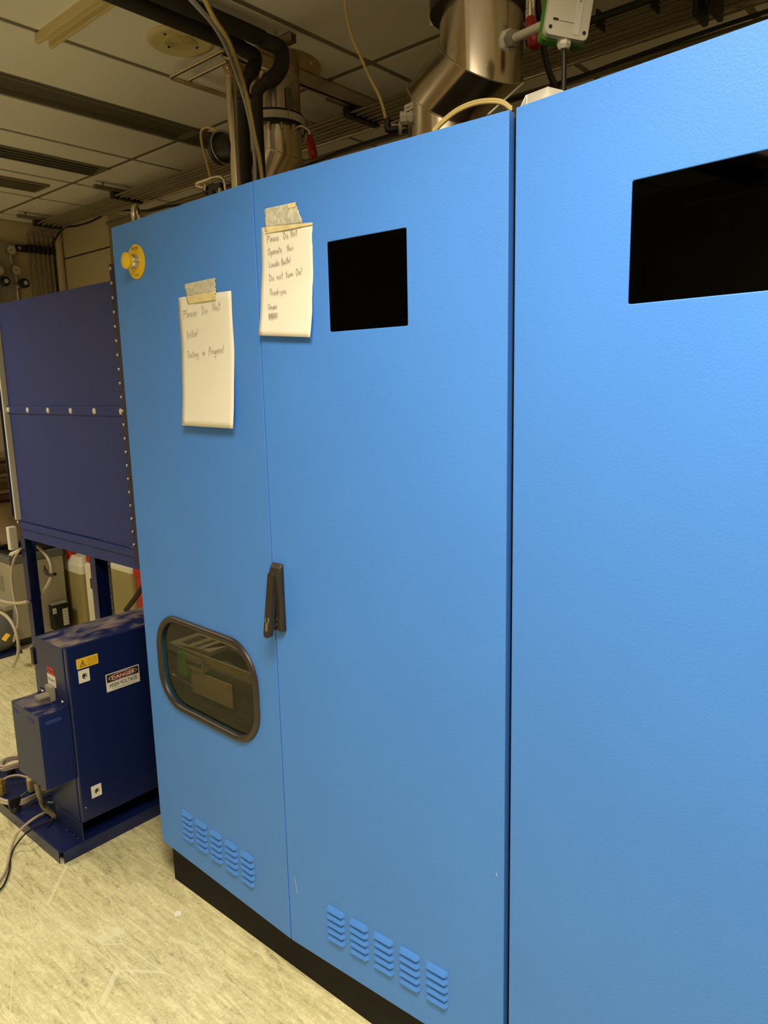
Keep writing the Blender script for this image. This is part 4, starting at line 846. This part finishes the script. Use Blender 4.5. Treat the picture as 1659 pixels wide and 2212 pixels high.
# lower frame
zl1 = at(150, 1158, y=YM).z-.0; 
bmz = at(54, 1163, y=YM).z; lipz = at(48, 1140, y=YM).z
obj('bottom_lip', B(xl-.005, xr_+.01, YM-.010, YM+.01, lipz, zlo-.004), M['navy_panel'], t, bevel=.002)
obj('cross_beam', B(xl-.005, xr_+.08, YM-.004, YM+.056, bmz, lipz-.002), M['navy_panel'], t, bevel=.002)
l1a, l1b = at(48, 1200, y=YM-.002).x, at(57, 1200, y=YM-.002).x
l2a, l2b = at(194, 1215, y=YM-.002).x, at(205, 1215, y=YM-.002).x
d1_ = at(78, 1200, x=l1b).y-YM; d2_ = at(232, 1215, x=l2b).y-YM
def leg(x0, x1, dy, z0):
    bm = B(x0, x1, YM-.002, YM+.002, z0, bmz); box(bm, x0, x0+.003, YM+.002, YM+dy, z0, bmz); box(bm, x0, x1-.004, YM+dy, YM+dy+.003, z0, bmz); obj('leg', bm, M['navy'], t)
leg(l1a, l1b, d1_, 0)
leg(l2a, l2b, d2_, .0492)
obj('cable_plug', B(l2a-.022, l2a, YM+.0, YM+.03, at(197, 1272, y=YM).z, at(196, 1250, y=YM).z), M['black'], t, bevel=.003)
zz0, zz1 = .0492, bmz
ps = l2b+.012
bm = bmesh.new(); pp = at(236, 1230, y=YM+d2_+.02)
slab(bm, [rect(pp.x-.017, pp.x+.012, .05, bmz)] + [rrect(pp.x-.007, pp.x+.003, z_, z_+.012, .003, 2)[::-1] for z_ in [.30+.025*k for k in range(24)]], fY(YM+d2_+.02), 0, .002); obj('perforated_strip', bm, M['motor'], t, label='dark grey perforated strip')
# black bracket low on left leg
a, b = at(68, 1400, y=YM-.01), at(76, 1437, y=YM-.01)
obj('leg_bracket', B(l1a-.012, l1a+.02, YM-.012, YM+.02, b.z, a.z), M['black'], t, bevel=.003)
# cables at the duct end
for k, (q, y_, lab) in enumerate(((((44, 1185), (33, 1203), (27, 1222), (25, 1245), (27, 1270), (32, 1300), (39, 1330), (38, 1350), (33, 1372), (30, 1385)), .28, 'thinner grey cable hanging from the left cable duct'),
                           (((38, 1188), (30, 1196), (20, 1225), (0, 1300), (-20, 1300)), .28, None),
                           (((-20, 1293), (0, 1297), (20, 1302), (40, 1303), (60, 1300)), .28, 'grey cable crossing behind the left machine leg'),
                           (((-20, 1318), (0, 1323), (15, 1332), (28, 1350), (37, 1375), (40, 1400), (37, 1420), (28, 1440)), .27, 'grey hose arching beside the grey motor'),
                           (((80, 1180), (92, 1190), (104, 1205), (111, 1225), (111, 1245), (104, 1262), (95, 1275), (88, 1284)), .36, 'grey cable looping behind the left machine leg'))):
    if lab is None: continue
    bm = bmesh.new(); tube(bm, smooth_path([at(*p, y=y_) for p in q]), .0085 if k != 0 else .006, 10); tag(obj('cable', bm, M['cable_w'], smooth=True), lab, 'cable')
bm = bmesh.new(); 
for q in ((22, 1195), (25, 1200), (20, 1199)):
    c = at(*q, y=.28); cyl(bm, c, at(40, 1188, y=.28), .004, n=8)
obj('wire_end', bm, M['white_pl'], mc)
bm = bmesh.new(); tube(bm, smooth_path([at(*q, y=.355) for q in ((96, 1222), (97, 1230), (101, 1238), (110, 1242), (119, 1240))]), [.004]*8+[.009]*17+[.008]*8, 10); sl = tag(obj('cable_tie', bm, M['rubber'], smooth=True), 'dark brown hook-and-loop tie on the looping grey cable', 'cable tie')
bm = bmesh.new(); tube(bm, smooth_path([at(*q, y=.75) for q in ((311, 1262), (298, 1283), (286, 1300), (272, 1318))]), .014, 10); tag(obj('hose', bm, M['cable_k'], smooth=True), 'black hose slanting in front of the red bin', 'hose')

# ------------------------------------------------------------------ background: chiller, cans, bin, motor, wall gear
CXW = -4.77
t = thing('chiller_unit', (-5.05, .85, 0), 'grey-beige lab unit with dark rim standing on the floor by the end wall', 'lab equipment')
obj('base', B(-5.30, CXW-.02, .67, .98, 0, .05), M['black'], t)
obj('housing', B(-5.34, CXW, .65, .995, .05, .555), M['chiller'], t, bevel=.006)
obj('top_rim', B(-5.35, CXW+.005, .645, 1.0, .555, .60), M['motor'], t, bevel=.006)
obj('basin', B(-5.30, CXW-.04, .68, .97, .60, .618), M['black'], t)
obj('front_recess', B(-5.10, -4.90, .646, .652, .36, .46), M['grey_pl'], t)
obj('front_ledge', B(-5.34, -4.80, .60, .652, .25, .285), M['chiller'], t, bevel=.006)
t = thing('black_power_box', (-4.70, .95, 0), 'small black power box with two white labels in front of the jerrycans', 'power box')
a, b = at(113, 1308, x=-4.70), at(154, 1352, x=-4.70)
z0, z1 = max(.0, b.z-.005), a.z-.005
obj('case', B(-4.765, -4.70, a.y, b.y, z0, z1), M['black'], t, bevel=.008); obj('top_plate', B(-4.76, -4.705, a.y+.004, b.y-.004, z1, z1+.006), M['grey_pl'], t)
yy = lambda q: at(q, 1330, x=-4.70).y
bm = bmesh.new(); slab(bm, [rect(yy(115), yy(123), z1-.055, z1-.018)], fX(-4.70), .0003, .0012); obj('label_sticker', bm, M['white_lab'], t); text('printing', 'CE', fX(-4.70), yy(119), z1-.045, .014, M['blk_ink'], t, n=.0016, width=.016)
bm = bmesh.new(); slab(bm, [rect(yy(136), yy(148), z1-.150, z1-.035)], fX(-4.70), .0003, .0012); obj('label_sticker', bm, M['white_lab'], t)
for k in range(5): text('printing', ['Power supply', 'IN 230 V', 'OUT 24 V', '5 A 50 Hz', 'IP 20'][k], fX(-4.70), yy(142), z1-.055-.021*k, .008, M['blk_ink'], t, n=.0016, width=.030)
def jerrycan(x0, x1, y0, y1, zt, zl, label, caplist, handle=True):
    t = thing('jerrycan', ((x0+x1)/2, (y0+y1)/2, 0), label, 'jerrycan', 'plastic jerrycans on the floor')
    fr = lambda a, b, n: V((a, b, n))
    bm = bmesh.new(); slab(bm, [rrect(x0, x1, y0, y1, .035, 5)], fr, 0, zl); obj('filled_part', bm, M['liquid'], t, bevel=.006)
    bm = bmesh.new(); slab(bm, [rrect(x0, x1, y0, y1, .035, 5)], fr, zl, zt-.06); obj('upper_part', bm, M['can'], t, bevel=.0)
    bm = bmesh.new(); lo = rrect(x0, x1, y0, y1, .035, 5); cx, cy = (x0+x1)/2, (y0+y1)/2; hi = [(cx+(a-cx)*.72, cy+(b-cy)*.8) for a, b in lo]
    A = [bm.verts.new((a, b, zt-.06)) for a, b in lo]; C_ = [bm.verts.new((a, b, zt-.005)) for a, b in hi]
    for k in range(len(A)): bm.faces.new((A[k], A[(k+1) % len(A)], C_[(k+1) % len(A)], C_[k]))
    bm.faces.new(C_); obj('shoulder', bm, M['can'], t, smooth=True)
    if handle:
        bm = bmesh.new(); tube(bm, smooth_path([(cx-.07, cy, zt-.01), (cx-.05, cy, zt+.025), (cx+.05, cy, zt+.025), (cx+.07, cy, zt-.01)]), .012, 10); obj('handle', bm, M['can'], t, smooth=True)
    for (a, b) in caplist:
        bm = bmesh.new(); cyl(bm, (a, b, zt-.03), (a, b, zt+.018), .030, n=20); obj('cap', bm, M['red'], t, bevel=.003, label='red screw cap')
    return t
yc = 1.03
X_ = lambda q, y: at(q, 1240, y=y).x
z_top = at(165, 1210, y=yc).z
jerrycan(X_(140, yc)-.06, X_(176, yc), yc, yc+.24, z_top+.02, at(160, 1237, y=yc).z, 'leftmost jerrycan with red cap and olive liquid behind the navy frame', [(X_(147, yc), yc+.035)])
yc2 = .93
jerrycan(X_(180, yc2), X_(215, yc2), yc2, yc2+.2, at(200, 1205, y=yc2).z-.01, .12, 'pale middle jerrycan beside the right machine leg', [(X_(190, yc2)+.0, yc2+.0+.03)])
jerrycan(X_(236, yc2), X_(286, yc2), yc2, yc2+.2, at(262, 1205, y=yc2).z, at(262, 1234, y=yc2).z, 'right jerrycan with olive liquid beside the red bin', [], True)
t = thing('waste_bin', (X_(300, yc2), yc2+.15, 0), 'red plastic bin partly hidden behind the blue cabinet', 'bin')
bm = bmesh.new(); x0 = X_(288, yc2); slab(bm, [rrect(x0, x0+.30, yc2, yc2+.3, .04)], lambda a, b, n: V((a, b, n)), 0, at(300, 1245, y=yc2).z); obj('body', bm, M['red'], t, bevel=.004)
bm = bmesh.new(); zq = at(300, 1245, y=yc2).z; slab(bm, [rrect(x0-.012, x0+.31, yc2-.012, yc2+.31, .045)], lambda a, b, n: V((a, b, n)), zq, zq+.06); obj('lid', bm, M['red'], t, bevel=.012)
# boxes glimpsed above the cans
c = at(175, 1200, y=1.15); tag(obj('equipment_box', B(c.x-.02, c.x+.16, 1.29, 1.40, 0, at(185, 1198, y=1.29).z+.04), M['black'], bevel=.006), 'black equipment box behind the jerrycans', 'equipment')
c = at(150, 1195, y=1.29); tag(obj('cardboard_box', B(c.x-.12, c.x+.03, 1.30, 1.44, 0, at(150, 1185, y=1.30).z+.05), M['card_b'] if 'card_b' in M else M['cream_metal']), 'tan box against the wall column behind jerrycans', 'box')
# motor at the left edge
mcx = at(-12, 1368, y=.52)
t = thing('electric_motor', (mcx.x, .5, 0), 'rounded grey electric motor with yellow label on navy mount', 'motor')
bm = bmesh.new(); lathe(bm, (mcx.x-.16, .52, mcx.z), (1, 0, 0), [(0, 0), (.08, 0), (.115, .03), (.12, .08), (.12, .20), (.108, .24), (.07, .265), (0, .27)], 32); obj('housing', bm, M['motor'], t, smooth=True)
for k in range(7):
    bm = bmesh.new(); lathe(bm, (mcx.x-.06+.018*k-.06, .52, mcx.z), (1, 0, 0), [(.118, 0), (.126, 0), (.126, .006), (.118, .006)], 32); obj('fin', bm, M['motor'], t, smooth=True)
a = at(4, 1332, y=.43)
fr = lambda a_, b_, n: V((a.x+a_, .52-(.122+n)*math.cos(b_), mcx.z+(.122+n)*math.sin(b_)))
bm = bmesh.new(); 
G2 = [[bm.verts.new(fr(-.02+.06*i/3, .62+.36*j/5, .0008)) for j in range(6)] for i in range(4)]
for i in range(3):
    for j in range(5): bm.faces.new((G2[i][j], G2[i+1][j], G2[i+1][j+1], G2[i][j+1]))
obj('label_sticker', bm, M['yellow_lab'], t, smooth=True)
bm = bmesh.new(); zt_m = mcx.z-.11; slab(bm, [rect(mcx.x-.2, mcx.x+.14, .42, .62)], lambda a_, b_, n: V((a_, b_, n)), zt_m-.03, zt_m); box(bm, mcx.x-.2, mcx.x+.12, .45, .60, 0, zt_m-.03); obj('mount', bm, M['navy'], t, bevel=.003)
# sheet-metal bench stuff above chiller (left edge)
t = thing('steel_basin', (-5.15, .75, .62), 'stainless basin and folded trays on the grey-beige unit', 'basin')
obj('basin_body', B(-5.33, -4.98, .66, .93, .62, .93), M['steel'], t, bevel=.03, seg=4)
for k, (z, dx) in enumerate(((.95, 0), (1.06, .02), (1.16, -.02))):
    bm = bmesh.new(); xs = [-5.36+dx, -5.2, -5.06, -4.95+dx]; P2 = [(xs[0], z+.05), (xs[1], z), (xs[2], z+.015), (xs[3], z+.04)]
    for (a1, b1), (a2, b2) in zip(P2, P2[1:]):
        bm.faces.new([bm.verts.new(v) for v in ((a1, .62, b1), (a2, .62, b2), (a2, .98, b2), (a1, .98, b1))])
    bmesh.ops.remove_doubles(bm, verts=bm.verts, dist=.0001); o = obj('tray_sheet', bm, M['steel'], t); md = o.modifiers.new('th', 'SOLIDIFY'); md.thickness = .02
# gas panel on the end wall
tag(obj('gauge_board', B(-5.389, -5.375, .70, 1.165, 2.10, 2.655), M['grey_pl'], bevel=.002), 'grey mounting board for gauges high on the end wall', 'panel')
for q, lab in (((25, 540), 'topmost pressure gauge on the end wall board'), ((36, 584), 'pressure gauge right of and below the topmost one'), ((-1, 584), 'pressure gauge cut off by the left picture edge')):
    c = at(q[0], q[1], x=-5.33); t = thing('pressure_gauge', c, lab, 'gauge', 'round pressure gauges')
    bm = bmesh.new(); cyl(bm, (-5.375, c.y, c.z), (-5.33, c.y, c.z), .031, n=28); obj('case', bm, M['zinc'], t, smooth=True)
    bm = bmesh.new(); cyl(bm, (-5.33, c.y, c.z), (-5.3285, c.y, c.z), .027, n=28); obj('dial', bm, M['dial'], t)
    bm = bmesh.new(); slab(bm, [[(c.y-.014, c.z-.003), (c.y+.016, c.z+.004), (c.y-.013, c.z+.002)]], fX(-5.3285), .0003, .0012); obj('needle', bm, M['blk_ink'], t)
    bm = bmesh.new(); cyl(bm, (-5.352, c.y, c.z-.03), (-5.352, c.y+.002, c.z-.085), .0055, n=10); cyl(bm, (-5.352, c.y, c.z-.045), (-5.352, c.y, c.z-.06), .010, n=6); obj('stem', bm, M['zinc'], t, smooth=True)
for q, lab in (((14, 607), 'left black pressure regulator knob on the end wall'), ((56, 611), 'right black pressure regulator knob on the end wall')):
    c = at(q[0], q[1], x=-5.25); t = thing('pressure_regulator', c, lab, 'regulator', 'gas regulators')
    dd = V((1, -.0, -.0)).normalized(); c0_ = V((-5.36, c.y-.02, c.z-.005))
    bm = bmesh.new(); cyl(bm, c0_, c+V((-.05, 0, 0)), .022, n=16); obj('body', bm, M['zinc'], t, smooth=True)
    bm = bmesh.new(); lathe(bm, c+V((-.06, 0, 0)), dd, [(0, 0), (.030, 0), (.034, .01), (.034, .045), (.028, .058), (0, .058)], 10); obj('knob', bm, M['black'], t, bevel=.002)
    bm = bmesh.new(); cyl(bm, c+V((-.002, 0, 0)), c+V((.001, 0, 0)), .014, n=16); obj('knob_cap', bm, M['dial'], t)
    bm = bmesh.new(); cyl(bm, (-5.35, c.y-.02, c.z-.02), (-5.35, c.y-.02, c.z-.30), .008, n=10); obj('outlet_pipe', bm, M['zinc'], t, smooth=True)

# ------------------------------------------------------------------ cables around the tray
def coil(name, pts, n, sp, r, m, lab):
    t = thing(name, pts[0], lab, 'cable')
    for k in range(n):
        a = 2*math.pi*k/n; o = V((0, .35*sp*math.cos(a)*2, sp*(1+math.sin(a)))) + V((0, .0, 0))
        bm = bmesh.new(); tube(bm, smooth_path([p+o+V((random.uniform(-.002, .002), random.uniform(-.003, .003), random.uniform(-.001, .002))) for p in pts]), r, 8); obj('strand', bm, M[m], t, smooth=True)
    return t
Z = .062
P_ = [at(*q, z=Z) for q in ((-30, 1700), (-5, 1728), (20, 1738), (50, 1736), (80, 1722), (100, 1712))] + [at(113, 1705, z=.08)]
c1_ = coil('cable_bundle', P_, 6, .008, .0042, 'cable_w', 'beige cable bundle lying along the tray front, tied twice')
c = at(32, 1738, z=.07); obj('cable_tie', B(c.x-.006, c.x+.006, c.y-.022, c.y+.022, .052, .098), M['black'], c1_, bevel=.002)
P_ = [at(*q, z=Z+.03) for q in ((60, 1640), (30, 1642), (8, 1650), (3, 1662), (18, 1662), (60, 1650))]
c2_ = coil('cable_bundle', P_, 6, .009, .0042, 'cable_w', 'coiled beige cable bundle behind the terminal box at left')
for q, lab in (((33, 1752), 'black rubber foot knob on the tray under the cable bundle'), ((24, 1668), 'black rubber knob on the tray under the coiled cable')):
    c = at(*q, z=.048); bm = bmesh.new(); lathe(bm, c, (0, 0, 1), [(0, 0), (.017, 0), (.017, .012), (.013, .018), (.006, .020), (.006, .026), (0, .026)], 20); tag(obj('rubber_knob', bm, M['black'], smooth=True), lab, 'knob')
bm = bmesh.new(); tube(bm, smooth_path([at(*q, z=.085) for q in ((8, 1683), (22, 1677), (42, 1675), (64, 1681))]), .0048, 10); tag(obj('cable', bm, M['cable_w'], smooth=True), 'short beige cable between brass gland and beige connector', 'cable')
c = at(68, 1688, z=.09); t_ = B(c.x-.016, c.x+.016, c.y-.016, c.y+.016, .0485, .105); tag(obj('connector_block', t_, M['cream_metal'], bevel=.006), 'beige connector block on the tray below terminal box', 'connector')
c = at(0, 1697, z=.085); bm = bmesh.new(); cyl(bm, V((c.x, c.y, .0485)), V((c.x, c.y, .095)), .022, n=8); cyl(bm, V((c.x, c.y, .095)), V((c.x, c.y, .11)), .016, n=8); tag(obj('cable_gland', bm, M['brass'], bevel=.002), 'brass gland at the left picture edge', 'gland')
bm = bmesh.new(); tube(bm, smooth_path([at(78, 1690, y=-.2), at(84, 1715, y=-.19), at(92, 1735, z=.08), at(104, 1750, z=.07), at(119, 1765, z=.06)]), .009, 10); tag(obj('cable', bm, M['cable_g'], smooth=True), 'thick olive-grey cable dropping from the terminal box', 'cable')
bm = bmesh.new(); tube(bm, smooth_path([at(92, 1700, y=-.19), at(86, 1712, z=.11), at(88, 1735, z=.09), at(100, 1753, z=.065), at(118, 1762, z=.062)]), .0055, 10); tag(obj('cable', bm, M['cable_g'], smooth=True), 'thinner olive-grey cable looping onto the tray corner', 'cable')
bm = bmesh.new(); tube(bm, [at(31, 1730, z=.085), at(65, 1704, z=.085)], .0016, 6); tag(obj('wire', bm, M['cable_green']), 'thin green wire above the tray', 'wire')
bm = bmesh.new(); tube(bm, [at(103, 1733, z=.06), at(116, 1734, z=.06)], .003, 6); tag(obj('wire', bm, M['cable_green']), 'short green wire end beside the cabinet plinth', 'wire')
def onfloor(q, z=.008): return at(*q, z=z)
bm = bmesh.new(); tube(bm, smooth_path([at(98, 1755, z=.058), at(80, 1764, z=.058), at(60, 1778, z=.056), at(42, 1795, z=.05), at(32, 1810, z=.02), at(25, 1828, z=.008), at(18, 1858, z=.008), at(10, 1885, z=.008), at(-10, 1915, z=.008)]), .0048, 10); tag(obj('cable', bm, M['cable_w'], smooth=True), 'pale grey cable draped over the tray edge onto the floor', 'cable')
bm = bmesh.new(); tube(bm, smooth_path([at(119, 1768, z=.056), at(95, 1778, z=.054), at(70, 1790, z=.054), at(50, 1806, z=.052), at(33, 1828, z=.02), at(23, 1850, z=.006), at(20, 1880, z=.006), at(8, 1912, z=.006), at(-8, 1930, z=.006)]), .0032, 10); tag(obj('cable', bm, M['cable_k'], smooth=True), 'thin black cable running beside the pale grey one', 'cable')
bm = bmesh.new(); tube(bm, smooth_path([at(113, 1771, z=.056), at(108, 1780, z=.053), at(100, 1787, z=.053)]), .0025, 8); tag(obj('wire', bm, M['cable_k']), 'short black wire tail on the tray by the plinth', 'wire')
# debris
c = at(384, 1975, z=0); bm = bmesh.new(); lp = [(c.x+.0125*math.cos(a)*(1+.18*math.sin(3*a)), c.y+.0125*math.sin(a)*(1+.15*math.cos(5*a))) for a in [2*math.pi*i/14 for i in range(14)]]
slab(bm, [lp], lambda a, b, n: V((a, b, n)), .0003, .003); tag(obj('paper_scrap', bm, M['card'], bevel=.001), 'white round scrap on the floor near the black plinth', 'scrap')
c = at(257, 1921, z=0); bm = bmesh.new(); slab(bm, [rrect(c.x-.005, c.x+.004, c.y-.0025, c.y+.0025, .001, 2)], lambda a, b, n: V((a, b, n)), .0003, .002); tag(obj('paper_scrap', bm, M['card']), 'tiny white speck on the floor below the navy tray corner', 'scrap')
